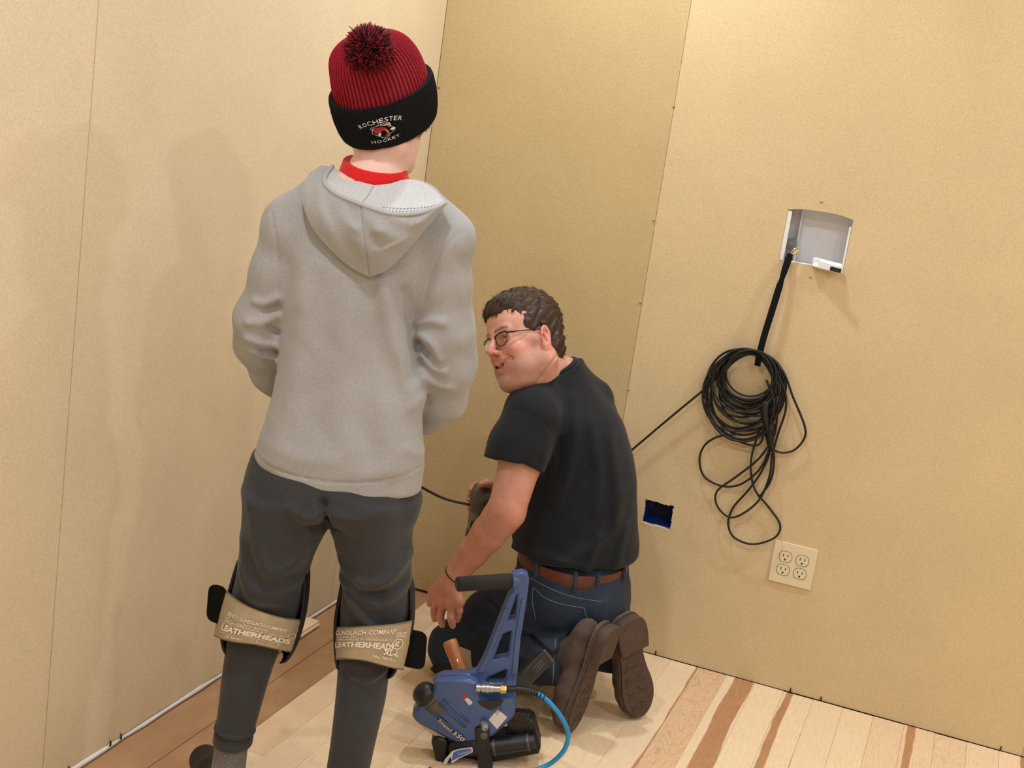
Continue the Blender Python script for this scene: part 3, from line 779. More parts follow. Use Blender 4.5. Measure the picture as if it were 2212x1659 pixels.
# ------------------------------------------------------------------ bobble hat
def uvz(u, v, z): return U_*u+V_*v+Z_*z
HC = k_(823, 186, .0)                           # centre of the cuff's upper edge
HA = uvz(.0838, 0, .0255); HB = uvz(.0, -.0895, -.041)          # towards screen right / towards the photographer
HN = unit(np.cross(HB, HA)); HN = HN if HN[2] > 0 else -HN
def interp(t, xs, ys): return np.interp(t, xs, ys)
PROF_H = np.array([0, .028, .054, .073, .086, .095, .100, .102])
PROF_R = np.array([.975, .945, .88, .79, .66, .48, .28, .02])
_t = smoothline(np.stack([PROF_H, PROF_R], 1), 6)
NT = 16*66; th = np.linspace(0, 2*np.pi, NT, endpoint=False); rib = np.cos(th*66)
v = []; cl = []
LEANV = uvz(-.010, -.018, -.008)
for i, (h, r) in enumerate(np.vstack([[(-.02, .93)], _t])):
    q = max(h, 0)/.102
    wob = 1+.018*np.sin(2*th+1.1)*q+.014*np.sin(5*th+6*q)*q*(1-q)*2+.02*np.cos(th-2.4)*q
    rr = r*wob+.018*rib*min(1., r/.5)*(1 if r > .05 else 0)
    p = HC+LEANV*q*q+np.outer(np.cos(th)*rr, HA)+np.outer(np.sin(th)*rr, HB)+HN*(h*(1.0+.10*np.cos(th-.2)*q))[..., None] if False else HC+LEANV*q*q+np.outer(np.cos(th)*rr, HA)+np.outer(np.sin(th)*rr, HB)+np.outer(h*(1.0+.12*np.cos(th)*q*(1-q)*2), HN)
    v.append(p); c = .42+.58*np.clip(.5+.7*rib, 0, 1); cl.append(np.stack([c, c, c], 1))
nr = len(v); v = np.vstack(v); cl = np.vstack(cl)
j = np.arange(NT); k = (j+1) % NT
f = np.vstack([np.stack([i*NT+j, (i+1)*NT+j, (i+1)*NT+k, i*NT+k], 1)[:, ::-1] for i in range(nr-1)])
hat = part('knit_hat', v, f, M_HATRED, boy, col=cl, label='ribbed crimson knit hat with black turned-up cuff')
# cuff: a folded band, ribbed outside
def cuff_pt(th_, h, off=0.):
    """th_ around, h below the upper edge"""
    t = np.clip(h/.078, 0, 1); r = 1.075+.025*np.sin(np.pi*t)-.075*t**1.5
    up = -h
    p = HC+np.outer(np.cos(th_)*r, HA)+np.outer(np.sin(th_)*r, HB)+np.outer(up*np.ones_like(th_), HN)
    n = unit(HA)*0
    d = np.outer(np.cos(th_), HA)/np.linalg.norm(HA)**1+np.outer(np.sin(th_), HB); d = d/np.linalg.norm(d, axis=1)[:, None]
    return p+d*np.broadcast_to(np.asarray(off), th_.shape)[:, None]
NC = 10*104; th2 = np.linspace(0, 2*np.pi, NC, endpoint=False); rb = np.cos(th2*104)*.0009; rows = []
for h, o_ in ((.004, -.016), (-.001, -.010), (-.004, -.004), (-.003, 0.), (.004, .0012), (.02, .0014), (.04, .0016), (.06, .0012), (.074, -.0004), (.080, -.005), (.079, -.012), (.070, -.016)):
    rows.append(cuff_pt(th2, h, o_+(rb*(1-np.exp(-((th2-1.5)/.42)**2)*.75) if o_ > -.006 else 0*rb)) if h >= 0 else cuff_pt(th2, 0., o_+rb)+HN*(-h))
nr = len(rows); v = np.vstack(rows); j = np.arange(NC); k = (j+1) % NC
f = np.vstack([np.stack([i*NC+j, i*NC+k, (i+1)*NC+k, (i+1)*NC+j], 1)[:, ::-1] for i in range(nr-1)])
part('hat_cuff', v, f, M_HATBLK, hat, label='black ribbed cuff with embroidered badge')
# fuzzy pom-pom: yarn ends
pc = k_(797, 108, -.098); pv = []; pf = []; pcl = []; n0 = 0
for i in range(2600):
    d = unit(rng.normal(size=3)); L = .0415+rng.normal()*.003; sd = unit(np.cross(d, rng.normal(size=3))); w_ = .0011; e = unit(d+rng.normal(size=3)*.22)
    a = pc+d*.014; b = pc+d*L*.72; c = b+e*L*.30; s2_ = np.cross(d, sd)
    for q, ww in ((a, w_), (b, w_*1.1), (c, w_*.75)):
        pv += [q+sd*ww, q+(-.5*sd+.87*s2_)*ww, q+(-.5*sd-.87*s2_)*ww]
    for r in (0, 3):
        for m_ in range(3): pf.append((n0+r+m_, n0+r+(m_+1) % 3, n0+r+3+(m_+1) % 3, n0+r+3+m_))
    pf.append((n0+6, n0+7, n0+8)); n0 += 9
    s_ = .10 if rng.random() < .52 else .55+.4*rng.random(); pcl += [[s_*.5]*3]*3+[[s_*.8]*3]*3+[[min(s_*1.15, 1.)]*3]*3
po = part('pom_pom', pv, np.array([q if len(q) == 4 else q for q in pf], dtype=object) if False else pf, M_HATRED, hat, col=np.array(pcl), label='crimson and black yarn pom-pom'); po['kind'] = 'stuff'
# embroidery, laid on the cuff
TH0 = math.pi/2-.13
def on_cuff(xy, off):
    """metres: x to the right, y up, about the badge's centre"""
    xy = np.asarray(xy, float); return np.vstack([cuff_pt(np.array([TH0-(-x/.089) if False else TH0-x/.089]), np.clip(.041-y, 0, .078), off) for x, y in xy])
em = bpy.data.objects.new('tmp', None)
def embroider(name, xy, f, mat, off): return part(name, on_cuff(xy, off), f, mat, hat, smooth=False)
PXM = .00089
def letters(word, n_w, hgt, arc, y0, x0, tilt):
    N = len(word); g = []
    for i, ch in enumerate(word):
        t = (i-(N-1)/2); x = t*n_w; q, f = textmesh(ch, width=n_w*.80, height=hgt, bold=.004)
        a = -2*arc*x+tilt; y = y0-arc*x*x+tilt*x
        c, s = math.cos(a), math.sin(a); q = np.stack([q[:, 0]*c-q[:, 1]*s+x+x0, q[:, 0]*s+q[:, 1]*c+y], 1)
        embroider('embroidered_letter', q, f, M_WHITEPR, .0050)
letters('ROCHESTER', 8.3*PXM, 9.0*PXM, 7.5, .0215, -.0015, .02); letters('HOCKEY', 8.0*PXM, 6.5*PXM, -3.0, -.0185, .0005, .05)
def badge(poly, mat, off, s=PXM/15.8, c=(1130, 850)):
    q = np.array([((a-c[0])*s, -(b-c[1])*s) for a, b in poly]); v, f = shape2d(q, (), .0, 0.)
    embroider('embroidered_badge', v[:, :2], f, mat, off)
badge([(820, 690), (860, 650), (960, 640), (985, 600), (1190, 572), (1310, 600), (1330, 640), (1345, 740), (1440, 830), (1425, 900), (1380, 950), (1285, 985), (1220, 1070), (1135, 1122), (1050, 1080), (900, 930), (838, 870), (850, 780)], M_WHITEPR, .0040)
badge([(835, 700), (870, 665), (960, 660), (1000, 625), (1190, 592), (1290, 615), (1310, 650), (1325, 745), (1420, 840), (1405, 895), (1370, 935), (1270, 970), (1205, 1055), (1135, 1105), (1060, 1065), (915, 920), (858, 865), (868, 780)], M_HATBLK, .0046)
badge([(880, 770), (940, 690), (1060, 670), (1160, 740), (1230, 860), (1245, 960), (1190, 1050), (1110, 1060), (1090, 1030), (1150, 980), (1165, 900), (1110, 820), (1050, 830), (1020, 850), (970, 900), (920, 880)], M_LOGORED, .0052)
badge([(1110, 760), (1160, 800), (1215, 880), (1215, 960), (1180, 1010), (1195, 920), (1160, 840)], M_LOGOPINK, .0056)
badge([(960, 920), (1028, 850), (1010, 975), (985, 980)], M_WHITEPR, .0056); badge([(865, 740), (880, 690), (945, 665), (900, 710), (885, 770)], M_LOGOPINK, .0056)
badge([(1030, 635), (1190, 610), (1300, 625), (1310, 740), (1220, 740), (1290, 700), (1180, 670)], M_LOGOPINK, .0056); badge([(1260, 840), (1310, 800), (1390, 790), (1425, 835), (1400, 880), (1330, 890)], M_WHITEPR, .0056)
bpy.data.objects.remove(em)
# curls of hair under the cuff
g = G()
for i in range(46):
    a = rng.uniform(-.2, .85); p = cuff_pt(np.array([a]), .074, -.012)[0]; r = rng.uniform(.004, .009); ph = rng.uniform(0, 6)
    t = np.linspace(0, rng.uniform(3, 6), 12); d1 = unit(U_*math.cos(a)-V_*math.sin(a)); d2 = -Z_
    q = p+np.outer(r*np.sin(t+ph), unit(np.cross(d1, Z_)))+np.outer(t*.0028, d2)+np.outer(r*.6*np.cos(t+ph), d1); g.tube(q, np.linspace(.0010, .0004, 12), 4)
hk = g.part('hair', M_HAIRK, boy, label='sandy curls under the hat'); hk['kind'] = 'stuff'

# ------------------------------------------------------------------ the boy's knee pads
def lerp(a, b, t): return np.asarray(a, float)*(1-t)+np.asarray(b, float)*t
def kneepad(strap_top, strap_bot, vc, b, foam, tab, prints, lab):
    c0 = S(*foam[0], KD+vc)
    # foam cup over the knee, root part
    s = Sdf(); s.u(loft([sec(x, y, hw, bb, vc) for x, y, hw, bb in foam[1]], UVZ, capk=.015), .01)
    s.s(loft([sec(x, y, hw-7, bb-.012, vc-.004) for x, y, hw, bb in foam[1]], UVZ, capk=.015), .004)
    ff = foam[1]; up = S(ff[0][0], ff[0][1], KD); dn = S(ff[-1][0], ff[-1][1], KD)
    s.i(half(S(ff[2][0], ff[2][1], KD+vc-.030), -V_), .006)
    pts = np.array([S(x+q*hw*1.2, y+e, KD+d) for x, y, hw, bb in foam[1] for q in (-1, 1) for e in (-14, 14) for d in (-.14, .17)])
    v, f = polygonise(s, pts.min(0), pts.max(0), .0045); pad = part('knee_pad', v, f, M_BLKRUB, boy, label=lab)
    # strap round the back of the leg
    tp = smoothline(strap_top, 10); bt = smoothline(strap_bot, 10)
    def at(s_, t_, off=0.):
        """s_ 0..1 across, t_ 0 top .. 1 bottom"""
        i = s_*(len(tp)-1); a = np.array([np.interp(i, np.arange(len(tp)), tp[:, k]) for k in (0, 1)]); i = s_*(len(bt)-1); c = np.array([np.interp(i, np.arange(len(bt)), bt[:, k]) for k in (0, 1)])
        q = a*(1-t_)+c*t_; e = (2*s_-1)*.985; dv = vc-(b+off)*math.sqrt(1-e*e)-off*.3
        return S(q[0]+e*off/kpx*1.0, q[1], KD+dv)
    ns, nt_ = 44, 8; v = []
    for o_ in (0., .0035):
        for a in np.linspace(0, 1, ns):
            for c in np.linspace(0, 1, nt_): v.append(at(a, c, o_+.0012*math.sin(c*math.pi)*(o_ > 0)))
    f = []; N = ns*nt_
    for i in range(ns-1):
        for jj in range(nt_-1):
            q = [i*nt_+jj, i*nt_+jj+1, (i+1)*nt_+jj+1, (i+1)*nt_+jj]; f.append(q[::-1]); f.append([x+N for x in q])
    for i in range(ns-1):
        for jj in (0, nt_-1): f.append([i*nt_+jj, (i+1)*nt_+jj, (i+1)*nt_+jj+N, i*nt_+jj+N][::(1 if jj == 0 else -1)])
    for jj in range(nt_-1):
        for i in (0, ns-1): f.append([i*nt_+jj, i*nt_+jj+1, i*nt_+jj+1+N, i*nt_+jj+N][::(-1 if i == 0 else 1)])
    so = part('strap', v, f, M_STRAP, pad, label='tan strap with worn pale print')
    autosmooth(so, 50)
    g = G(); g.tube([at(a, 0., .002) for a in np.linspace(0, 1, 40)], .0022, 6); g.part('strap_edging', M_STRAPED, pad)
    g = G(); g.tube([at(a, 1., .002) for a in np.linspace(0, 1, 40)], .0022, 6); g.part('strap_edging', M_STRAPED, pad)
    # print
    for txt, s0, s1, t0, t1, bold in prints:
        if isinstance(txt, str):
            q, f = textmesh(txt, width=1, height=1, bold=bold)
        else:
            q, f = txt
        q = np.stack([s0+(q[:, 0]+.5)*(s1-s0), t0+(.5-q[:, 1])*(t1-t0)], 1)
        part('strap_print', np.array([at(a, c, .0060) for a, c in q]), f, M_PRINT, pad, smooth=False)
    # hook-and-loop tab
    tb = np.array([S(x, y, KD+d) for x, y, d in tab]); nrm_ = unit(np.cross(tb[1]-tb[0], tb[3]-tb[0])); c = tb.mean(0)
    ex = unit(tb[1]-tb[0]); ey = np.cross(nrm_, ex); P2 = np.array([((q-c)@ex, (q-c)@ey) for q in tb]); v2, f2 = shape2d(rounded(P2, .016, 5), (), .0045, .0012)
    to = part('hook_and_loop_tab', c+v2[:, :1]*ex+v2[:, 1:2]*ey+v2[:, 2:]*nrm_, f2, M_VELCRO, pad, label='black hook-and-loop strap end'); autosmooth(to, 40)
    return pad
def ringframe():
    o = [(-.5, -.5), (.5, -.5), (.5, .5), (-.5, .5)]; i = [(-.47, -.42), (.47, -.42), (.47, .42), (-.47, .42)]
    v, f = shape2d(o, (i,), 0., 0.); return v[:, :2], f
def ovalframe(w_=.08):
    t = np.linspace(0, 2*np.pi, 28, endpoint=False); o = np.stack([.5*np.cos(t), .5*np.sin(t)], 1); v, f = shape2d(o, (o*(1-2*w_),), 0., 0.); return v[:, :2], f
def bar(): return np.array([(-.5, -.5), (.5, -.5), (.5, .5), (-.5, .5)], float), [(0, 1, 2, 3)]
PRL = [('BENO J. GUNDLACH COMPANY', .17, .86, .32, .46, .02), (ringframe(), .17, .43, .47, .63, 0), (ovalframe(), .19, .41, .49, .61, 0), ('GUNDLACH', .235, .37, .525, .575, .02), ('P.O. BOX 544', .45, .66, .47, .535, .02), ('BELLEVILLE, IL 62222 USA', .45, .84, .56, .62, .02),
       ('LEATHERHEADS', .14, .93, .64, .80, .05), (bar(), .14, .93, .625, .632, 0), ('Serious Comfort Technology', .15, .58, .82, .86, .01), ('No. 308-XL-L', .25, .47, .88, .94, .02), (ringframe(), .60, .82, .83, .95, 0), (ovalframe(.1), .88, .97, .44, .62, 0)]
PRR = [('GUNDLACH COMPANY', .02, .72, .10, .24, .02), ('P.O. BOX 544', .05, .28, .27, .33, .02), ('BELLEVILLE, IL 62222 USA', .06, .62, .35, .42, .02), ('LEATHERHEADS', -.02 + .04, .74, .46, .64, .05), (ovalframe(.1), .70, .88, .34, .60, 0), ('SERIES', .73, .9, .20, .32, .02), ('K', .75, .83, .40, .54, .05), ('XL-L', .60, .85, .62, .76, .05), (bar(), .02, .7, .665, .675, 0), ('No. 308-XL-L', .5, .82, .80, .88, .02)]
kneepad([(487, 1274), (512, 1296), (540, 1313), (580, 1328), (615, 1337), (648, 1340)], [(466, 1372), (482, 1380), (510, 1386), (550, 1391), (590, 1400), (629, 1408)], .012, .086,
        ((570, 1315), [(592, 1208, 76, .092), (586, 1250, 83, .100), (574, 1315, 88, .106), (562, 1375, 84, .100), (556, 1416, 70, .086)]),
        [(446, 1338, -.015), (452, 1262, -.012), (491, 1268, -.02), (486, 1352, -.03)], PRL, 'black knee pad with tan strap on his left leg')
kneepad([(729, 1356), (760, 1356), (800, 1354), (840, 1351), (866, 1347), (888, 1342)], [(727, 1424), (750, 1422), (785, 1425), (820, 1434), (845, 1441), (869, 1446)], .012, .088,
        ((810, 1340), [(816, 1240, 76, .092), (815, 1280, 82, .100), (808, 1345, 86, .106), (798, 1405, 76, .100), (790, 1450, 62, .086)]),
        [(867, 1438, -.015), (868, 1358, -.012), (921, 1366, .01), (916, 1447, .0)], PRR, 'black knee pad with tan strap on his right leg')

# ------------------------------------------------------------------ the kneeling man
MD = 3.2
def m_(x, y, dep=MD): return S(x, y, dep)
def msec(x, y, hw, b, dep): return sec(x, y, hw, b, 0., dep)
man = empty('person', onfloor(np.array(1130.), np.array(1470.)), 'man kneeling on the floor in black T-shirt, jeans and brown boots, looking left', 'person')
M_TEE = cloth('black_cotton', (22, 24, 29), (35, 38, 44), 620, .9, .12, (1, 1, 1), .1, .08)
M_DENIM = cloth('blue_denim', (28, 37, 50), (54, 66, 84), 800, .9, .25, (1, 1, .4), .25, .06, colattr=True)
M_STITCH = plain('denim_stitch', (104, 112, 120), .9)
M_BELT = plain('brown_belt', (92, 46, 28), .45, var=.15, scale=40)
M_BOOT = plain('brown_suede', (84, 70, 61), .85, var=.28, scale=26, bmp=.3)
M_SOLE = plain('boot_sole', (78, 62, 54), .75, var=.2, scale=60, bmp=.2)
M_WELT = plain('boot_welt', (128, 108, 90), .8)
M_FRAME = plain('dark_metal_frame', (34, 36, 44), .3, metal=.7, bmp=0)

# head frame: +X to his right, +Y where he looks, +Z up
HR = np.array(Matrix.Rotation(math.radians(4), 3, 'Z'))@np.array([[-.6611956, -.63524915, -.39909761], [.57051186, -.77121912, .28237793], [-.48717205, -.04098288, .87234386]])
HO = m_(1132.5, 742.5, 3.22); HS = .905
def hl_(x, y, z): return HO+HR@(HS*np.array([x, y, z], float))
def hell(c, r, tilt=None):
    R = HR if tilt is None else HR@np.array(Matrix.Rotation(tilt[0], 3, tilt[1]))
    return ell(hl_(*c), np.array(r)*HS, R)
def hrc(a, b, r1, r2): return rc(hl_(*a), hl_(*b), r1*HS, r2*HS)
def man_head():
    s = Sdf()
    s.u(hell((0, -.014, .056), (.076, .098, .084)), .01)
    s.u(hell((0, .030, .055), (.066, .062, .060)), .03)
    s.u(hell((0, .022, -.030), (.066, .068, .082)), .03)
    for q in (-1, 1):
        s.u(hrc((q*.056, -.012, -.058), (q*.018, .062, -.103), .022, .019), .028)      # jaw
        s.u(hell((q*.040, .058, -.026), (.027, .027, .024)), .02)                       # cheek, lifted by the smile
        s.u(hrc((q*.058, .030, .004), (q*.064, -.004, -.010), .014, .016), .02)         # cheekbone
        s.u(hell((q*.034, .044, -.072), (.032, .036, .030)), .025)
    s.u(hrc((-.040, .078, .031), (0, .084, .028), .011, .012), .014); s.u(hrc((0, .084, .028), (.040, .078, .031), .012, .011), .014)
    s.u(hell((0, .075, -.104), (.022, .020, .016)), .016)                               # chin
    s.u(hell((0, .034, -.108), (.046, .046, .022)), .025)                               # under the chin
    s.u(hell((0, .080, -.052), (.032, .015, .026)), .016)                               # muzzle
    for q in (-1, 1):
        s.s(hell((q*.032, .094, .010), (.019, .015, .0115)), .010)
        s.u(sphere(hl_(q*.0315, .0715, .010), .0122*HS), .0015)
        s.u(hrc((q*.018, .0815, .0155), (q*.033, .0845, .0185), .0030, .0034), .003); s.u(hrc((q*.033, .0845, .0185), (q*.047, .0755, .0135), .0034, .0030), .003)
        s.u(hrc((q*.019, .0815, .0055), (q*.033, .0840, .0030), .0030, .0034), .003); s.u(hrc((q*.033, .0840, .0030), (q*.047, .0755, .0070), .0034, .0030), .003)
    s.u(hrc((0, .088, .022), (0, .108, -.010), .0085, .0095), .010); s.u(hrc((0, .108, -.010), (0, .1150, -.0195), .0086, .0102), .006)
    for q in (-1, 1):
        s.u(hell((q*.0120, .1015, -.0255), (.0066, .0100, .0068)), .006); s.s(hell((q*.0075, .1075, -.0355), (.0042, .006, .004)), .003)
        s.s(hrc((q*.021, .100, -.030), (q*.043, .078, -.050), .0018, .0020), .010)      # smile line
    # open smile
    for q in (-1, 1):
        s.u(hrc((q*.036, .070, -.0445), (q*.020, .090, -.0545), .0026, .0036), .004); s.u(hrc((q*.020, .090, -.0545), (0, .0985, -.0580), .0036, .0044), .003)
        s.u(hrc((q*.035, .070, -.0465), (q*.020, .0885, -.0640), .0026, .0046), .005); s.u(hrc((q*.020, .0885, -.0640), (0, .0955, -.0745), .0046, .0054), .004)
        s.s(hrc((0, .102, -.0658), (q*.016, .094, -.0608), .0052, .0044), .002); s.s(hrc((q*.016, .094, -.0608), (q*.030, .078, -.0505), .0044, .0012), .002)
    # ears
    for q in (-1, 1):
        R = HR@np.array(Matrix.Rotation(q*-.35, 3, 'Z'))@np.array(Matrix.Rotation(.18, 3, 'X'))
        e = Sdf(); e.u(ell(hl_(q*.081, -.016, -.002), (.0085*HS, .0205*HS, .0325*HS), R), .004); e.u(ell(hl_(q*.079, -.009, -.026), (.0075, .011, .012), R), .006)
        e.s(ell(hl_(q*.0895, -.013, -.002), (.0075, .0125, .0215), R), .003); e.u(hrc((q*.0835, -.004, .016), (q*.0845, -.016, -.014), .0028, .0030), .003)
        e.s(sphere(hl_(q*.083, -.004, -.004), .0058), .003)
        s.u(e, .004)
    # neck down into the shirt
    nb = m_(1202, 835, 3.27)
    s.u(rc(hl_(0, -.030, -.045), nb, .056, .062), .025); s.u(rc(hl_(-.055, -.020, -.06), m_(1165, 835, 3.20), .022, .026), .03)
    s.d(fold(3.18, [(1208, 762), (1185, 785), (1165, 815)], .004, -.0025)); s.d(fold(3.18, [(1190, 770), (1172, 795)], .006, .002))
    return s
hd = man_head()
lo = np.minimum(HO-.16, m_(1200, 860, 3.27)-.09); hi = np.maximum(HO+.17, m_(1200, 860, 3.27)+.09)
hv, hf = polygonise(hd, lo, hi, .0021)
q = (hv-HO)@HR/HS
base = np.array(lin((212, 156, 138))); col = np.tile(base, (len(q), 1))
def blend(c, wgt):
    global col
    w1 = np.clip(wgt, 0, 1)[:, None]; col = col*(1-w1)+np.array(lin(c))*w1
def gs(c, r): return np.exp(-((((q-np.array(c))/np.array(r))**2).sum(1)))
for sx in (-1, 1):
    blend((208, 122, 112), .75*gs((sx*.044, .065, -.030), (.026, .04, .024)))
    blend((214, 120, 112), .7*gs((sx*.085, -.016, .005), (.014, .026, .034)))
blend((206, 118, 108), .7*gs((0, .118, -.022), (.018, .02, .016)))
blend((218, 160, 142), .6*gs((0, .07, .07), (.06, .05, .035)))
stub = (1/(1+np.exp((q[:, 2]+.050)/.010)))*(1/(1+np.exp(-(q[:, 1]+.002)/.012)))*(1/(1+np.exp(-(q[:, 2]+.150)/.02))); blend((150, 110, 96), .66*stub)
sidb = np.exp(-((q[:, 1]-.018)/.016)**2)*(1/(1+np.exp((q[:, 2]-.03)/.015)))*(1/(1+np.exp(-(q[:, 2]+.05)/.02))); blend((150, 112, 98), .5*sidb)
mus = np.exp(-((q[:, 2]+.043)/.008)**2)*np.exp(-(q[:, 0]/.022)**2)*(q[:, 1] > .07); blend((168, 112, 100), .4*mus)
ax = np.abs(q[:, 0]); zu = np.interp(ax, [0, .020, .036], [-.0580, -.0545, -.0445]); zd = np.interp(ax, [0, .020, .036], [-.0745, -.0640, -.0460]); zm = np.interp(ax, [0, .016, .030], [-.0658, -.0608, -.0500]); hm = np.interp(ax, [0, .016, .030], [.0062, .0052, .0015]); yl = np.interp(ax, [0, .020, .036], [.088, .080, .062])
lips = np.maximum(np.exp(-((q[:, 2]-zu)/.0040)**2), np.exp(-((q[:, 2]-zd)/.0052)**2))*(ax < .036)*(q[:, 1] > yl); blend((180, 92, 88), .75*lips)
mouth = (np.abs(q[:, 2]-zm) < hm)*(ax < .030)*(q[:, 1] < yl+.008)*(q[:, 1] > .03); blend((52, 16, 16), mouth*1.)
for sx in (-1, 1):
    e = q-np.array((sx*.0315, .0715, .010)); r = np.linalg.norm(e, axis=1); ball = (r < .0128)*(e[:, 1] > .004)*(np.abs(e[:, 2]) < .0066)*(np.abs(e[:, 0]) < .0125)
    blend((214, 204, 198), ball*1.); gz = unit((-.12, .99, .05)); iris = ball*(np.linalg.norm(e/np.maximum(r, 1e-6)[:, None]-gz, axis=1) < .5); blend((66, 50, 38), iris*1.); blend((10, 8, 8), ball*(np.linalg.norm(e/np.maximum(r, 1e-6)[:, None]-gz, axis=1) < .22))
    blend((120, 70, 62), .6*gs((sx*.033, .086, .0155), (.015, .006, .0022))+.0)
    blend((92, 62, 50), .85*np.exp(-((q[:, 2]-.0315-.004*np.sin((np.abs(q[:, 0])-.012)*60))/.0042)**2)*(np.abs(q[:, 0]-sx*.032) < .021)*(q[:, 1] > .055))
hcol = col.copy()

# arms and trunk under the shirt
LS = m_(1150, 905, 3.13); LE = m_(1094, 1104, 3.06); LW = m_(988, 1238, 3.13)
RS = m_(1272, 900, 3.40); RE = m_(1170, 1060, 3.50); RW = m_(1062, 1078, 3.46)
def hand(s, wrist, kn, tips, thumb, pr, fr=.0088, mid=None, tk=None):
    """palm from wrist to knuckles, four fingers with a bend, and a thumb leaving the side of the palm"""
    kn = [np.asarray(a) for a in kn]
    for i in range(4): s.u(rc(wrist+(kn[i]-wrist)*.12, kn[i], pr*.9, pr*.62), .012)
    for i in range(3): s.u(rc(kn[i], kn[i+1], pr*.6, pr*.6), .008)
    for i in range(4):
        a, c = kn[i], np.asarray(tips[i]); b = np.asarray(mid[i]) if mid is not None else (a+c)/2
        k2 = (b*.45+c*.55); r = fr*(.86 if i == 3 else 1)
        s.u(rc(a, b, r*1.08, r), .005); s.u(rc(b, k2, r, r*.94), .002); s.u(rc(k2, c, r*.94, r*.80), .002)
    t = [np.asarray(a) for a in thumb]; s.u(rc(t[0], t[1], fr*1.6, fr*1.25), .012); s.u(rc(t[1], t[2], fr*1.2, fr*.95), .003)
def man_arms():
    s = Sdf()
    s.chain([LS, lerp(LS, LE, .5), LE, lerp(LE, LW, .12)], [.056, .051, .0455, .0450], .008)
    s.chain([LE, lerp(LE, LW, .35), lerp(LE, LW, .65), LW], [.0455, .0430, .0365, .0285], .008)
    W = m_(978, 1250, 3.14)
    s.u(rc(LW, W, .0285, .027), .012)
    kn = [m_(944, 1296, 3.185), m_(958, 1304, 3.150), m_(976, 1304, 3.125), m_(992, 1298, 3.115)]
    mid = [m_(938, 1318, 3.180), m_(951, 1331, 3.140), m_(974, 1334, 3.112), m_(993, 1320, 3.112)]
    tips = [m_(939, 1338, 3.176), m_(955, 1350, 3.146), m_(978, 1352, 3.122), m_(988, 1340, 3.13)]
    hand(s, W, kn, tips, [m_(958, 1262, 3.17), m_(934, 1276, 3.205), m_(929, 1304, 3.215)], .023, .0098, mid)
    # right arm and hand round the power tool
    s.chain([RS, RE], [.054, .042], .02); s.chain([RE, RW], [.043, .030], .02)
    W2 = m_(1064, 1066, 3.46); kn = [m_(1046, 1044, 3.485), m_(1044, 1060, 3.495), m_(1042, 1080, 3.495), m_(1041, 1096, 3.49)]
    mid = [m_(1022, 1050, 3.49), m_(1018, 1068, 3.495), m_(1019, 1088, 3.495), m_(1020, 1102, 3.49)]
    tips = [m_(1017, 1058, 3.445), m_(1013, 1079, 3.445), m_(1014, 1098, 3.445), m_(1016, 1110, 3.45)]
    hand(s, W2, kn, tips, [m_(1062, 1050, 3.455), m_(1054, 1044, 3.425), m_(1040, 1046, 3.405)], .021, .0092, mid)
    # trunk
    s.chain([m_(1205, 830, 3.27), m_(1240, 950, 3.27), m_(1255, 1200, 3.25)], [.075, .10, .10], .03); s.u(rc(m_(1205, 850, 3.27), LS, .05, .05), .03); s.u(rc(m_(1215, 850, 3.29), RS, .05, .05), .03)
    return s
ar = man_arms()
pp = np.array([m_(x, y, d) for x in (905, 1370) for y in (800, 1370) for d in (3.02, 3.54)])
av, af = polygonise(ar, pp.min(0), pp.max(0), .0038)
u = av@U_; acol = np.tile(np.array(lin((204, 150, 130))), (len(av), 1))
def ablend(p, r, c, k=1.):
    w1 = (k*np.exp(-((av-np.asarray(p))**2).sum(1)/r**2))[:, None]; acol[:] = acol*(1-w1)+np.array(lin(c))*w1
ablend(LE+U_*.02-V_*.03, .05, (208, 136, 120), .6); ablend(lerp(LE, LW, .6), .09, (190, 124, 100), .6); ablend(m_(965, 1305, 3.15), .06, (196, 122, 110), .7)
ablend(m_(1045, 1060, 3.47), .05, (190, 112, 104), .8)
bv = np.vstack([hv, av]); bf = np.vstack([hf, af+len(hv)])
part('body', bv, bf, M_SKIN, man, col=np.vstack([hcol, acol]))
# teeth
g = G(); g.tube(smoothline([hl_(-.024, .074, -.0535), hl_(-.012, .0865, -.0595), hl_(0, .0910, -.0618), hl_(.012, .0865, -.0595), hl_(.024, .074, -.0535)], 5), .0028, 6); g.part('teeth', plain('tooth', (226, 218, 204), .3, bmp=0), man)

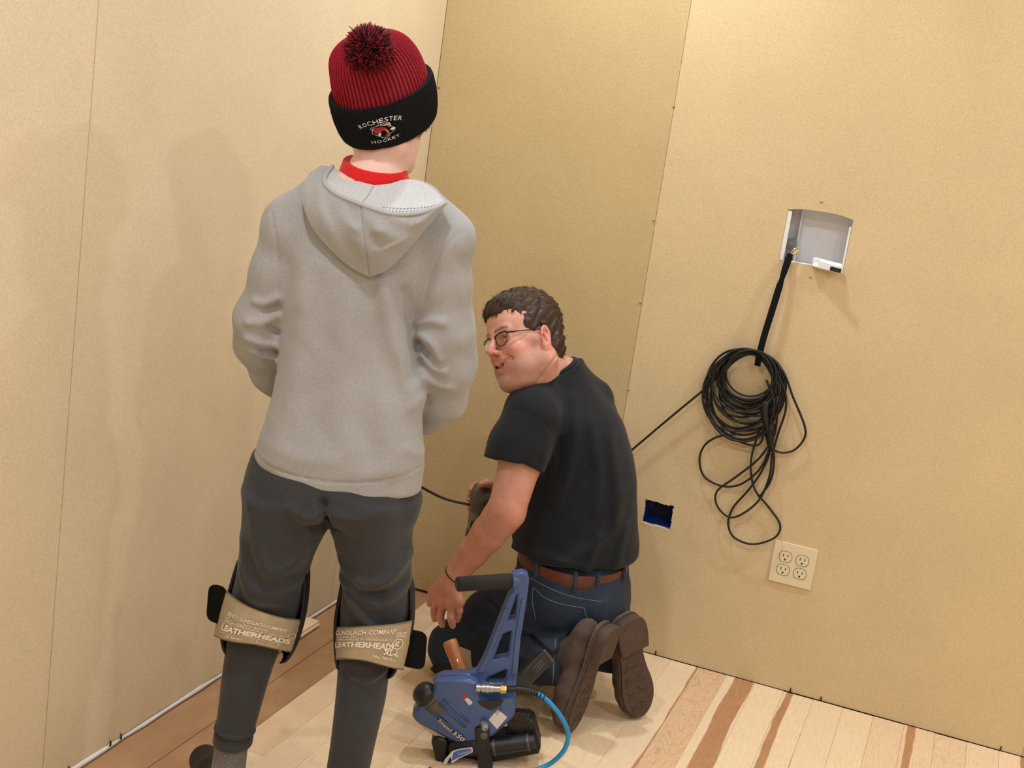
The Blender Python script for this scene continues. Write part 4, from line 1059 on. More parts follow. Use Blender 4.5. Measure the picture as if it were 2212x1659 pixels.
# hair: a trimmed cap of clumps and strands
def man_hair():
    s = Sdf()
    s.u(hell((0, -.016, .060), (.086, .109, .096)), .01); s.u(hell((0, .030, .094), (.064, .066, .040)), .02)
    s.u(hell((0, -.060, -.010), (.068, .054, .07)), .02)
    for qx in (-1, 1): s.u(hrc((qx*.070, .024, .045), (qx*.070, .016, .002), .010, .0045), .012)
    ky = np.array([-.14, -.085, -.055, -.038, -.026, -.008, .008, .014, .032, .038, .044, .052, .060, .085, .13]); kz = np.array([-.085, -.078, -.055, -.020, .024, .030, .022, -.004, .0, .030, .055, .075, .083, .084, .085])
    ky_, kz_, H3, HO3 = f4(ky), f4(kz), f4(HR), f4(HO)
    def cut(p):
        q = (p-HO3)@H3/F4(HS); fr = np.clip((q[:, 1]-.05)/.03, 0, 1)
        zl = np.interp(q[:, 1], ky_, kz_)+.004*np.sin(q[:, 0]*420+q[:, 1]*90)*fr+.008*fr*np.abs(q[:, 0]/.05)*(-1)+.002*np.sin(q[:, 1]*500)
        return (zl-q[:, 2]).astype(F4)*F4(.75)
    s.i(cut, .004)
    def dsp(p):
        q = (p-HO3)@H3/F4(HS); a = np.arctan2(q[:, 0], q[:, 1]+.2*q[:, 2])
        w1 = np.sin(q[:, 0]*170+2.2*np.sin(q[:, 1]*60+q[:, 2]*45)+q[:, 2]*60)*np.sin(q[:, 2]*95+q[:, 1]*80+1.7*np.sin(q[:, 0]*70))
        return .0030*w1+.0016*np.sin(q[:, 0]*420+q[:, 2]*260+3*np.sin(q[:, 1]*110))
    s.d(dsp); return s
hs2 = man_hair(); v, f = polygonise(hs2, HO-.17, HO+.18, .0028)
gn, _ = grad(hs2, v); q = (v-HO)@HR/HS
V2 = [v]; F2 = [[int(a) for a in b] for b in f]; n0 = len(v)
sel = rng.choice(len(v), min(6500, len(v)), replace=False); sel = sel[~((q[sel, 2] < .01) & (q[sel, 1] > -.01))]; flow = np.stack([.15*np.sign(q[:, 0]), np.where(q[:, 2] > .09, .75, -.15), np.where(q[:, 2] > .09, .0, -1.)], 1)@HR.T
for i in sel:
    n = gn[i]; d = flow[i]+rng.normal(size=3)*.35; d = d-n*(d@n); d = unit(d)+n*rng.uniform(.0, .22); d = unit(d); L = rng.uniform(.007, .015); sd = unit(np.cross(d, n))*rng.uniform(.0004, .0008)
    a = v[i]-n*.001; b = a+d*L*.55; c = b+unit(d-n*.35)*L*.45
    V2.append(np.array([a-sd, a+sd, b+sd*.8, b-sd*.8, c])); F2 += [[n0, n0+1, n0+2, n0+3], [n0+3, n0+2, n0+4]]; n0 += 5
ho = part('hair', np.vstack(V2), F2, M_HAIR, man, label='short dark brown hair')
# eyebrows
for sx in (-1, 1):
    V2 = []; F2 = []; n0 = 0
    for i in range(120):
        t = rng.random(); x = sx*(.014+.036*t); z = .0305+.0045*math.sin(t*2.6)+rng.normal()*.0018; y = .0935-.012*t-.006*t*t
        p = hl_(x, y, z); d = HR@unit((sx*.8, -.1, .35+rng.normal()*.3)); sd = HR@np.array([0, 0, .0006]); V2.append(np.array([p-sd, p+sd, p+d*.007])); F2.append([n0, n0+1, n0+2]); n0 += 3
    eb = part('eyebrow', np.vstack(V2), F2, M_HAIR, man, smooth=False); eb['kind'] = 'stuff'

# spectacles
lens_m, nt, bs = newmat('lens_glass'); bs.inputs['Base Color'].default_value = (1, 1, 1, 1); bs.inputs['Transmission Weight'].default_value = 1.; bs.inputs['Roughness'].default_value = .02; bs.inputs['IOR'].default_value = 1.08; bs.inputs['Specular IOR Level'].default_value = .5
def lens_outline(sx): return [(sx*.010, .020), (sx*.030, .0235), (sx*.056, .0225), (sx*.0575, .012), (sx*.054, -.005), (sx*.044, -.0115), (sx*.026, -.0115), (sx*.015, -.002)]
def on_lens(x, z): return hl_(x, .1000-2.6*x*x-.06*(z), z-.001)
sp_root = None
for sx in (-1, 1):
    o = rounded(lens_outline(sx), .006, 4); rim = np.array([on_lens(a, b) for a, b in o])
    g = G(); g.tube(rim, .00105, 6, closed=True)
    top = [on_lens(a, b) for a, b in smoothline([(sx*.010, .020), (sx*.030, .0235), (sx*.056, .0225)], 5)]; g2 = g
    if sp_root is None: sp_root = g.part('spectacles', M_FRAME, man, label='thin dark-framed rectangular spectacles')
    else: g.part('rim', M_FRAME, sp_root)
    g = G(); g.tube(top, .0017, 6); g.part('brow_bar', M_FRAME, sp_root)
    v, f = shape2d(o, (), .0016, 0.); v3 = np.array([on_lens(a, b) for a, b, c in v])+np.outer(v[:, 2], HR[:, 1]); part('lens', v3, f, lens_m, sp_root, smooth=False)
    hp = on_lens(sx*.0575, .018)
    g = G(); tp = smoothline([hp, hl_(sx*.068, .078, .0165), hl_(sx*.076, .05, .0165), hl_(sx*.0815, .0, .018), hl_(sx*.081, -.018, .014), hl_(sx*.080, -.030, -.004)], 6)
    g.tube(tp, [.0022]*8+[.0014]*(len(tp)-8), 6); g.part('temple_arm', M_FRAME, sp_root)
g = G(); g.tube(smoothline([on_lens(-.010, .016), hl_(0, .1020, .0175), on_lens(.010, .016)], 6), .0013, 6); g.part('bridge', M_FRAME, sp_root)

# T-shirt
def tee():
    s = Sdf()
    s.u(loft([msec(1243, 1186, 139, .156, 3.26), msec(1245, 1160, 138, .157, 3.26), msec(1248, 1120, 132, .150, 3.26), msec(1250, 1050, 127, .148, 3.265), msec(1246, 990, 127, .150, 3.27), msec(1238, 930, 122, .152, 3.275), msec(1226, 880, 112, .142, 3.275), msec(1214, 840, 90, .112, 3.275), msec(1210, 806, 68, .086, 3.272), msec(1206, 780, 56, .072, 3.268), msec(1204, 755, 52, .068, 3.265)], UVZ, capk=.02), .01)
    s.chain([m_(1262, 888, 3.36), RS, lerp(RS, RE, .4)], [.064, .066, .064], .03)
    s.u(rc(m_(1205, 830, 3.26), m_(1150, 880, 3.16), .055, .055), .03); s.u(rc(m_(1215, 830, 3.28), m_(1275, 892, 3.38), .055, .055), .03)
    s.u(rc(m_(1222, 818, 3.28), m_(1278, 862, 3.33), .046, .054), .03)
    # sleeve cut with a loose flare, hollow inside
    ctr = m_(1113, 1004, 3.10)
    sl = Sdf(); sl.chain([m_(1165, 890, 3.17), LS+Z_*.004, m_(1124, 960, 3.11), m_(1102, 1030, 3.085)], [.050, .061, .071, .078], .03)
    sl.i(half(ctr, unit(unit(LE-LS)+U_*.02)), .002); sl.s(rc(m_(1120, 975, 3.10), m_(1095, 1060, 3.075), .055, .066), .003)
    s.u(sl, .040)
    # neckline
    nk = half(m_(1201, 801, 3.26), unit(Z_*.87-U_*.5)); nsph = sphere(m_(1201, 795, 3.265), .105); s.s(lambda p: np.maximum(-nk(p), nsph(p)), .003)
    A = lambda px, w_, h_, D=3.22: s.d(fold(D, px, w_, h_*(1.6 if w_ > .005 and D > 3.2 else .7)))
    A([(1113, 862), (1150, 866), (1180, 892), (1200, 925)], .0022, -.0016, 3.2)
    A([(1240, 850), (1240, 930), (1225, 1000), (1200, 1060)], .014, .006); A([(1275, 900), (1290, 1000), (1285, 1080)], .016, .005); A([(1315, 930), (1330, 1030), (1330, 1120)], .015, .005)
    A([(1210, 930), (1205, 1010), (1190, 1080)], .012, -.006); A([(1340, 1050), (1310, 1120), (1240, 1170), (1150, 1190)], .018, .008); A([(1350, 1120), (1330, 1190)], .012, .005); A([(1290, 1130), (1265, 1200)], .012, .005)
    A([(1150, 900), (1130, 960), (1140, 1010)], .012, -.005, 3.12); A([(1185, 920), (1175, 980), (1160, 1020)], .010, .005, 3.14)
    A([(1195, 930), (1185, 1000), (1170, 1060)], .009, -.005, 3.18); A([(1100, 1180), (1180, 1170), (1260, 1190)], .010, .006)
    # neck rib
    A([(1165, 812), (1190, 797), (1220, 788), (1245, 790)], .0022, -.002, 3.25)
    A([(1052, 985), (1090, 1000), (1130, 1012), (1160, 1018)], .002, -.0018, 3.08)
    s.d(lambda p: .0015*np.sin(p@U_*48+2*np.sin(p[:, 2]*21))*np.sin(p[:, 2]*33))
    return s
tes = tee(); pp = np.array([m_(x, y, d) for x in (1020, 1400) for y in (760, 1250) for d in (2.98, 3.52)])
v, f = polygonise(tes, pp.min(0), pp.max(0), .0040); part('t_shirt', v, f, M_TEE, man, label='plain black short-sleeved T-shirt')
e1 = unit(m_(1240, 779, 3.262)-m_(1162, 822, 3.262)); e2 = -V_; nc_ = m_(1202, 800, 3.264)
g = G(); g.tube([nc_+e1*.0540*math.cos(a)+e2*.0665*math.sin(a) for a in np.linspace(0, 2*np.pi, 48, endpoint=False)], .0058, 10, closed=True); g.part('neck_rib', M_TEE, man)

# jeans
LK = m_(978, 1404, 3.27); RK = m_(1075, 1368, 3.46)
def jeans():
    s = Sdf()
    s.u(loft([msec(1238, 1335, 112, .13, 3.26), msec(1237, 1300, 124, .155, 3.26), msec(1238, 1255, 126, .158, 3.26), msec(1239, 1205, 120, .147, 3.26), msec(1240, 1180, 117, .142, 3.26)], UVZ, capk=.02), .01)
    s.u(ell(m_(1268, 1296, 3.17), (.090, .085, .075), UVZ.T), .04); s.u(ell(m_(1275, 1290, 3.33), (.090, .085, .075), UVZ.T), .04)
    s.chain([m_(1200, 1290, 3.18), lerp(m_(1200, 1290, 3.18), LK+Z_*.02, .55), LK+Z_*.014], [.098, .092, .066], .03)
    s.chain([m_(1235, 1285, 3.36), RK], [.095, .068], .03)
    cuff = m_(1222, 1426, 3.075); cuff2 = m_(1330, 1400, 3.24)
    for c, k in ((cuff, LK), (cuff2, RK)):
        d = unit(c-k); lg = Sdf(); lg.chain([k, lerp(k, c, .45)-Z_*.002, c+d*.06], [.064, .066, .064], .022)
        lg.i(half(c, d), .003); s.u(lg, .012)
    s.i(half(np.array([0, 0, .0015]), -Z_), .01)
    A = lambda px, w_, h_, D=3.2: s.d(fold(D, px, w_, h_))
    A([(1060, 1300), (1130, 1330), (1200, 1350)], .010, .006); A([(1000, 1330), (1080, 1350), (1130, 1375)], .010, .006); A([(1180, 1372), (1240, 1362), (1290, 1332)], .008, -.008); A([(1150, 1345), (1200, 1362)], .008, -.008)
    A([(1150, 1400), (1165, 1450)], .010, .006, 3.15); A([(1100, 1400), (1115, 1450)], .012, -.005, 3.15); A([(1120, 1240), (1140, 1300)], .010, .005); A([(1050, 1270), (1090, 1300), (1110, 1330)], .009, .006)
    A([(1200, 1372), (1192, 1430), (1192, 1486)], .0025, -.002, 3.1)
    s.d(lambda p: .0014*np.sin(p@U_*72+2*np.sin(p[:, 2]*47))*np.sin(p[:, 2]*61+p@V_*30))
    return s
js = jeans(); pp = np.array([m_(x, y, d) for x in (880, 1400) for y in (1190, 1500) for d in (2.98, 3.62)]); lo_ = pp.min(0); lo_[2] = -.02
v, f = polygonise(js, lo_, pp.max(0), .0042)
jc = np.full((len(v), 3), .62)
for p, r, k in ((m_(1250, 1300, 3.08), .10, .35), (m_(1080, 1300, 3.12), .10, .25), (m_(1310, 1280, 3.16), .08, .4), (LK, .09, .4), (m_(1160, 1420, 3.06), .07, .35)):
    jc += k*np.exp(-((v-p)**2).sum(1)/r**2)[:, None]
jo = part('jeans', v, f, M_DENIM, man, col=np.minimum(jc, 1.5), label='dark blue jeans with faded seat')
# seams, pocket outline, cuff stitching
for pl in ([(1152, 1268), (1175, 1290), (1210, 1304), (1262, 1314)], [(1152, 1268), (1150, 1300), (1158, 1340)], [(1140, 1247), (1190, 1272), (1240, 1290), (1300, 1300)], [(1262, 1314), (1268, 1340)]):
    g = G(); g.tube(surfline(js, pl, 2.9, 3.4, .0006, 5), .0011, 5); g.part('seam', M_STITCH, jo)
for x in (1200, 1222):
    g = G(); g.tube(surfline(js, [(x, 1378), (x-4, 1430), (x-6, 1482)], 2.9, 3.3, .0006, 5), .0013, 5); g.part('seam', M_STITCH, jo)
# belt with loops
def belt_pt(t, h, off):
    a = -1.75+3.5*t; c = UVZ@m_(1240, 1192, 3.26); r1, r2 = .1345+off, .1560+off
    return U_*(c[0]+r1*math.sin(a))+V_*(c[1]-r2*math.cos(a))+Z_*(c[2]+h-.010*math.cos(a)-.012)
n = 48; v = []; f = []
for i in range(n):
    for h, o_ in ((-.017, .003), (.017, .003), (.017, .0075), (.015, .0085), (-.015, .0085), (-.017, .0075)): v.append(belt_pt(i/(n-1), h, o_))
for i in range(n-1):
    for j in range(6): k = (j+1) % 6; f.append((i*6+j, i*6+k, i*6+6+k, i*6+6+j))
bo = part('belt', v, f, M_BELT, man, label='brown leather belt'); autosmooth(bo, 50)
for t in (.30, .505, .62, .80):
    g = G(); g.tube([belt_pt(t, .024, .006), belt_pt(t, .019, .012), belt_pt(t+.002, -.019, .012), belt_pt(t+.003, -.030, .006)], [.0045, .0052, .0052, .005], 8); g.part('belt_loop', M_DENIM, jo)
lo_me = bpy.data.objects['belt_loop'].data
for o in list(jo.children):
    if o.name.startswith('belt_loop'):
        a = o.data.color_attributes.new('Col', 'FLOAT_COLOR', 'POINT'); a.data.foreach_set('color', np.full(len(o.data.vertices)*4, 1.35, np.float32))
# wrist band
d = unit(LW-LE); p = m_(966, 1243, 3.14); x = unit(np.cross(d, Z_)); y = np.cross(d, x); t = np.linspace(0, 2*np.pi, 24, endpoint=False)
g = G(); g.tube([LW+d*.004+(x*math.cos(a)+y*math.sin(a))*.0295 for a in t], .0032, 6, closed=True); g.part('wristband', M_BLKRUB, man)
# knee pad strap and foam on his left knee
d = unit(m_(1214, 1428, 3.085)-LK); x = unit(np.cross(d, Z_)); y = np.cross(x, d); y = y if y[2] > 0 else -y
v = []; f = []; n = 30
for i in range(n):
    a = -1.1+4.4*i/(n-1)
    for w_, o_ in ((-.024, .067), (.024, .067), (.024, .0705), (-.024, .0705)): v.append(LK+d*(.088+w_)+(x*math.cos(a)+y*math.sin(a))*o_)
for i in range(n-1):
    for j in range(4): k = (j+1) % 4; f.append((i*4+j, i*4+k, i*4+4+k, i*4+4+j))
s = Sdf(); s.u(rc(LK-d*.012-Z_*.012, LK+d*.045-Z_*.018, .062, .066), .01); s.s(rc(LK-d*.03+Z_*.01, LK+d*.1+Z_*.01, .068, .070), .004); s.i(half(np.array([0, 0, .001]), -Z_), .005); s.i(half(LK+Z_*.012, Z_), .006)
vv, ff = polygonise(s, LK-.16, LK+.16, .0042); kp = part('knee_pad', vv, ff, M_BLKRUB, man, label='black knee pad with tan strap on his bent knee')
so = part('strap', v, f, M_STRAP, kp); autosmooth(so, 40)

# boots: built flat, then stood on their toes
def boot(heel, toe, normal, flip, shaft, lab):
    Yb = unit(toe-heel); nb = unit(normal-Yb*(normal@Yb)); Zb = -nb; Xb = np.cross(Yb, Zb)*1.
    L = np.linalg.norm(toe-heel); R = np.stack([Xb, Yb, Zb], 1)
    T = lambda p: heel+np.asarray(p, float)@R.T
    def out(sc, grow):   # sole outline, y 0 heel .. L toe
        pts = [(0, 0), (.55, .01), (.86, .06), (.95, .16), (.86, .30), (.76, .42), (.84, .54), (1.04, .66), (1.10, .76), (.98, .87), (.62, .96), (.10, 1.), (-.45, .965), (-.82, .87), (-.98, .76), (-.93, .62), (-.78, .48), (-.76, .36), (-.86, .24), (-.88, .12), (-.66, .025)]
        q = smoothline([(flip*a*.0445*sc, b*L) for a, b in pts], 4, closed=True); c = np.array([0, L/2]); d = q-c; return c+d*(1+grow/np.linalg.norm(d, axis=1))[:, None]
    # upper
    s = Sdf(); h = .012
    P = lambda x, y, z: T((flip*x, y*L, z))
    s.u(ell(P(0, .16, .036), (.034, .042, .032), R), .01); s.u(rc(P(0, .17, .034), P(0, .30, .036), .028, .028), .02)
    s.u(rc(P(0, .34, .036), P(.004, .60, .030), .032, .032), .03); s.u(ell(P(.004, .72, .028), (.046, .062, .036), R), .03); s.u(ell(P(.0, .86, .026), (.040, .045, .030), R), .02)
    s.u(rc(P(0, .27, .040), shaft, .032, .038), .02)
    s.i(half(T((0, 0, .004)), nb), .004)
    s.d(lambda p: .0006*np.sin(p@Yb*150+2*np.sin(p@Xb*80)))
    pts = np.array([T((a, b, c)) for a in (-.07, .07) for b in (-.04, L+.04) for c in (-.01, .16)]+[shaft-.06, shaft+.06])
    v, f = polygonise(s, pts.min(0), pts.max(0), .0042); bo = part('boot', v, f, M_BOOT, man, label=lab)
    v, f = shape2d(out(1.0, .004), (), .008, .0018); autosmooth(part('welt', T(np.stack([v[:, 0], v[:, 1], v[:, 2]+.001], 1)), f, M_SOLE, bo, smooth=False), 50)
    v, f = shape2d(out(1.0, -.0005), (), .007, .001); autosmooth(part('sole', T(np.stack([v[:, 0], v[:, 1], v[:, 2]-.0055], 1)), f, M_SOLE, bo, smooth=False), 50)
    g = G(); o = out(1.0, .0042); g.tube(T(np.stack([o[:, 0], o[:, 1], np.full(len(o), .0055)], 1)), .0014, 6, closed=True); g.part('welt_stitching', M_WELT, bo)
    o = out(1.0, .002); hb = [tuple(q) for q in o if q[1] < L*.30]; i0 = int(np.argmax([q[0]*flip for q in hb]))
    hp = sorted(hb, key=lambda q: math.atan2(q[0], L*.30-q[1])); hp = [hp[0]]+hp[1:-1]+[hp[-1]]
    v, f = shape2d(hp, (), .024, .0025); autosmooth(part('heel', T(np.stack([v[:, 0], v[:, 1], v[:, 2]-.020], 1)), f, M_SOLE, bo, smooth=False), 50)
    # tread: shallow bars over the forefoot
    for i in range(7):
        yy_ = L*(.50+i*.066); wv = .032*(1-((i-2.6)/6.5)**2)
        for sx in (-1, 1):
            ln = smoothline([(sx*.004, yy_, 0), (sx*wv*.5, yy_+(.006 if i % 2 else -.006), 0), (sx*wv, yy_+.004, 0)], 4); ln[:, 2] = -.0095
            g = G(); g.tube(T(ln), .0026, 6); g.part('tread_bar', M_SOLE, bo)
    return bo
nL = unit(U_*.88-V_*.46+Z_*.14); nR = unit(U_*.50-V_*.86+Z_*.10)
t1 = onfloor(np.array(1230.), np.array(1586.)); t2 = onfloor(np.array(1380.), np.array(1554.))
boot(m_(1306, 1348, 3.035), t1+Z_*.012-nL*.0, nL, -1, m_(1190, 1424, 3.11), 'brown suede boot nearer the nailer, sole showing')
boot(m_(1347, 1332, 3.12), t2+Z_*.012, nR, 1, m_(1300, 1380, 3.27), 'brown suede boot nearer the wall, sole showing')

# ------------------------------------------------------------------ flooring nailer
ND = 2.86
def n_(x, y, dv=0.): return S(x, y, ND+dv)
NB = onfloor(np.array(1055.), np.array(1622.)); ND0 = float((NB-CAM)@V_)
M_BLUE = plain('blue_cast_enamel', (62, 88, 140), .38, var=.06, scale=20, bmp=.05, coat=.2)
M_BLACK = plain('black_plastic', (24, 24, 26), .42, var=.2, scale=60)
M_GRIP = plain('black_foam_grip', (34, 33, 34), .8, bmp=.4, scale=140)
M_STEEL = plain('steel', (176, 176, 178), .3, metal=.9, bmp=0)
M_STEELD = plain('dark_steel', (92, 90, 88), .4, metal=.8, bmp=0)
M_BRASS = plain('brass', (206, 178, 104), .3, metal=.85, bmp=0)
M_PLATE = plain('black_name_plate', (16, 20, 30), .35, bmp=0)
M_STICK = plain('white_sticker', (214, 208, 206), .5, bmp=0)
M_INK = plain('grey_ink', (96, 96, 100), .6, bmp=0)
M_REDST = plain('red_sticker', (176, 52, 66), .5, bmp=0)
M_CREAM = plain('cream_strip', (190, 172, 150), .6, bmp=0)
M_LBLUE = plain('blue_label', (72, 104, 168), .35, bmp=0)
M_HOSE = plain('bright_blue_hose', (32, 138, 200), .35, var=.05, bmp=0)
nail = empty('flooring_nailer', NB, 'blue pneumatic flooring nailer with black grip standing on the light planks', 'nailer')
def c6(X, Y): return 840+X/3.615, 1200+Y/3.615
N2 = lambda X, Y: UVZ@n_(*c6(X, Y))                    # (u, depth, z) on the nailer's plane
def plate(name, poly, holes, dv, thick, mat, parent=nail, bev=.002, r=8, label=None, tilt=0.):
    """poly in the close-up's spots -> plate in the upright plane facing the room"""
    cv = lambda pl: np.array([(lambda q: (q[0], q[2]))(N2(*p)) for p in pl])
    v, f = shape2d(cv(rounded(poly, r, 4)), [cv(rounded(h, r, 4)) for h in holes], thick, bev)
    w3 = np.outer(v[:, 0], U_)+np.outer(np.full(len(v), CAM@V_+ND+dv)-v[:, 2]+tilt*(v[:, 0]-cv(poly)[:, 0].mean()), V_)+np.outer(v[:, 1], Z_)
    o = part(name, w3, f, mat, parent, smooth=False, label=label); autosmooth(o, 45); return o
NS = lambda X, Y, dv=0.: n_(*c6(X, Y), dv)
# handle strut with its three windows, then the body casting
strut = plate('frame', [(1040, 128), (1068, 140), (1078, 195), (1062, 320), (1012, 640), (988, 900), (975, 1010), (975, 1190), (800, 1350), (640, 1395), (560, 1400), (240, 1235), (205, 1185), (370, 1005), (365, 955), (430, 925), (640, 915), (700, 890), (765, 760), (905, 400), (952, 292), (985, 265), (972, 140)],
      [[(988, 280), (1022, 268), (1002, 472), (985, 488), (908, 505)], [(880, 585), (955, 558), (972, 575), (952, 768), (930, 785), (806, 810), (800, 795)], [(742, 975), (748, 945), (775, 918), (915, 858), (940, 876), (930, 955), (905, 985), (770, 988)]], .0, .030, M_BLUE, bev=.005, label='blue cast frame with open triangular strut')
plate('body_casting', [(385, 950), (640, 935), (690, 960), (690, 1075), (800, 1150), (900, 1075), (960, 1080), (960, 1190), (800, 1335), (640, 1385), (560, 1392), (245, 1225), (215, 1185), (380, 1010)], [], -.018, .050, M_BLUE, bev=.008, r=24)
plate('inner_rim', [(700, 890), (765, 765), (905, 405), (925, 400), (790, 770), (745, 880)], [], -.0165, .006, M_BLUE, bev=.002, r=4); plate('inner_rim', [(1012, 640), (1060, 330), (1042, 325), (990, 640), (966, 900), (986, 900)], [], -.0165, .006, M_BLUE, bev=.002, r=4)
for a, b in (((425, 1118), (625, 1300)), ((395, 1150), (600, 1340)), ((330, 1215), (560, 1395))):
    g = G(); g.tube([NS(*a, -.043), NS(*b, -.043)], .0035, 8); g.part('cast_rib', M_BLUE, nail)
# grip
a, b = n_(987, 1262, -.05), n_(1108, 1254, .0); g = G(); g.lathe(a, b, [(0, .010), (.0002, .0150), (.003, .0168), (.10, .0172), (np.linalg.norm(b-a), .0172)], 28); g.part('grip', M_GRIP, nail, label='black foam grip', auto=50)
g = G(); g.lathe(a-unit(b-a)*.0006, b, [(0, .009), (.001, .013)], 28); g.part('grip_end_cap', M_BLACK, nail)
p = n_(1113, 1252, -.004); g = G(); g.lathe(n_(1103, 1255, -.006), n_(1124, 1254, .004), [(0, .0165), (.004, .0185), (.018, .0185), (.0225, .013)], 24); g.part('grip_mount', M_BLUE, nail, auto=50)
# striking cap
a, b = NS(400, 1190, -.018), NS(225, 1030, -.026); d = unit(b-a); g = G(); L = np.linalg.norm(b-a); g.lathe(a, b, [(0, .028), (L*.40, .0285), (L*.42, .027), (L*.55, .0265)], 32); g.part('cap_collar', M_STEELD, nail, auto=40)
g = G(); g.lathe(a+d*L*.5, b, [(0, .026), (.004, .0285), (.014, .0290), (.026, .026), (.034, .019), (.038, .009), (.039, .0)], 32); g.part('striking_cap', M_BLACK, nail, label='black rubber striking cap', auto=50)
# name plates and stickers
pl = plate('name_plate', [(385, 1205), (415, 1190), (612, 1358), (590, 1388)], [], -.0445, .002, M_PLATE, bev=0, r=6)
def flattext(body, p0, p1, height, dv, mat, parent, shear=.2, bold=.01):
    q, f = textmesh(body, 1, 1, shear, bold=bold); A0, A1 = N2(*p0), N2(*p1); e = np.array([A1[0]-A0[0], A1[2]-A0[2]]); nn = np.array([-e[1], e[0]])/np.linalg.norm(e); c = np.array([A0[0], A0[2]])
    P = c+np.outer(q[:, 0]+.5, e)+np.outer(q[:, 1]*height, nn); return part('lettering', np.outer(P[:, 0], U_)+np.outer(np.full(len(P), CAM@V_+ND+dv), V_)+np.outer(P[:, 1], Z_), f, mat, parent, smooth=False)
flattext('Primatech', (400, 1215), (505, 1300), .0085, -.0462, M_STICK, pl); flattext('550', (518, 1305), (596, 1372), .0115, -.0462, M_STICK, pl, .2, .02)
wl = plate('paper_label', [(786, 1215), (855, 1135), (930, 1195), (850, 1287)], [], -.0440, .0012, M_STICK, bev=0, r=4)
for i in range(5):
    t = .18+i*.15; A = lerp((800, 1212), (858, 1145), t); B = lerp((846, 1272), (916, 1196), t); g = G(); g.tube([NS(*lerp(A, B, .12), -.0450), NS(*lerp(A, B, .8-.1*(i % 2)), -.0450)], .0007, 4); g.part('print_line', M_INK, wl)
st = plate('sticker', [(575, 1025), (605, 1012), (622, 1040), (592, 1062)], [], -.0436, .001, M_REDST, bev=0, r=8); plate('sticker', [(600, 1060), (622, 1045), (662, 1078), (655, 1095), (635, 1105)], [], -.0436, .001, M_STICK, bev=0, r=4)
plate('cream_edge', [(250, 1250), (300, 1258), (440, 1360), (445, 1385), (420, 1380)], [], -.030, .018, M_CREAM, bev=.003, r=8)
plate('air_inlet_recess', [(695, 1072), (900, 1066), (885, 1105), (800, 1145), (720, 1105)], [], -.0425, .002, M_BLACK, bev=0, r=10)
# shoe, clamp, drive tube, rack
plate('front_foot', [(358, 1375), (395, 1358), (455, 1385), (440, 1500), (470, 1545), (400, 1540)], [], -.022, .052, M_BLACK, bev=.005, r=18)
base = plate('base_shoe', [(400, 1470), (700, 1420), (1010, 1395), (1100, 1270), (1130, 1290), (1178, 1470), (1165, 1520), (1110, 1530), (700, 1600), (560, 1570), (410, 1545)], [], .014, .056, M_BLACK, bev=.003, r=8, label='black base shoe')
g = G(); g.lathe(NS(470, 1500, -.034), NS(790, 1480, -.034), [(0, .014), (.006, .020), (.088, .022)], 24); g.part('drive_tube', M_BLACK, nail, auto=45)
g = G(); g.lathe(NS(800, 1492, -.030), NS(1170, 1445, -.030), [(0, .021), (.085, .0195), (.087, .017), (.102, .016)], 24); g.part('magazine_tube', M_BLACK, nail, auto=45)
for X, Y, r in ((826, 1490, .0226), (1090, 1456, .0205)):
    c = NS(X, Y, -.030); d = unit(NS(1170, 1445, -.030)-NS(800, 1492, -.030)); g = G(); g.lathe(c-d*.003, c+d*.003, [(0, r-.003), (.0005, r), (.0055, r), (.006, r-.003)], 24); g.part('band_clamp', M_STEELD, nail, auto=45)
plate('bracket', [(692, 1282), (778, 1268), (782, 1380), (806, 1585), (770, 1606), (720, 1600), (705, 1400)], [], -.036, .034, M_BLACK, bev=.004, r=14)
g = G(); g.lathe(NS(738, 1310, -.052), NS(752, 1350, -.066), [(0, .0085), (.012, .0088), (.0165, .0075), (.017, .004), (.0145, .0035)], 18); g.part('bolt', M_STEEL, nail, auto=40)
g = G(); g.lathe(NS(742, 1408, -.053), NS(742, 1409, -.060), [(0, .009), (.003, .009), (.0035, .0045)], 6); g.part('hex_screw', M_STEELD, nail, auto=30)
lab = plate('blue_badge', [(440, 1535), (450, 1500), (510, 1432), (570, 1415), (664, 1404), (668, 1440), (560, 1490), (520, 1520)], [], -.059, .0015, M_STICK, bev=0, r=8); plate('badge_face', [(520, 1440), (570, 1422), (655, 1412), (658, 1436), (555, 1482), (505, 1505)], [], -.0602, .001, M_LBLUE, bev=0, r=6); plate('badge_face', [(470, 1525), (495, 1475), (505, 1500), (500, 1522)], [], -.0602, .001, M_PLATE, bev=0, r=4)
flattext('Primatech', (555, 1456), (650, 1426), .005, -.0612, M_STICK, lab, .2, .0)
g = G(); g.box((NS(1030, 1350, .02)+NS(1000, 1400, .02))/2, (.030, .028, .020), X=NS(1100, 1400)-NS(990, 1420), Y=V_, Z=Z_, bev=.003); g.part('magazine_block', M_BLACK, nail, smooth=False)
for i in range(7):
    t = i/6; p = lerp((965, 1252), (1085, 1262), t); g = G(); g.box(NS(p[0], p[1]-14+(i % 2)*5, -.002), (.0036, .012, .012), X=U_, Y=V_, Z=unit(Z_+U_*.15), bev=.001); g.part('rack_tooth', M_BLACK, nail, smooth=False)
plate('rack_plate', [(930, 1290), (960, 1262), (1095, 1262), (1175, 1470), (1150, 1490), (1090, 1380), (1000, 1400)], [], -.006, .014, M_BLACK, bev=.002, r=6)
g = G(); g.tube([NS(960, 1270, -.004), NS(1000, 1390, -.012)], .0022, 6); g.part('spring_wire', M_STEELD, nail)
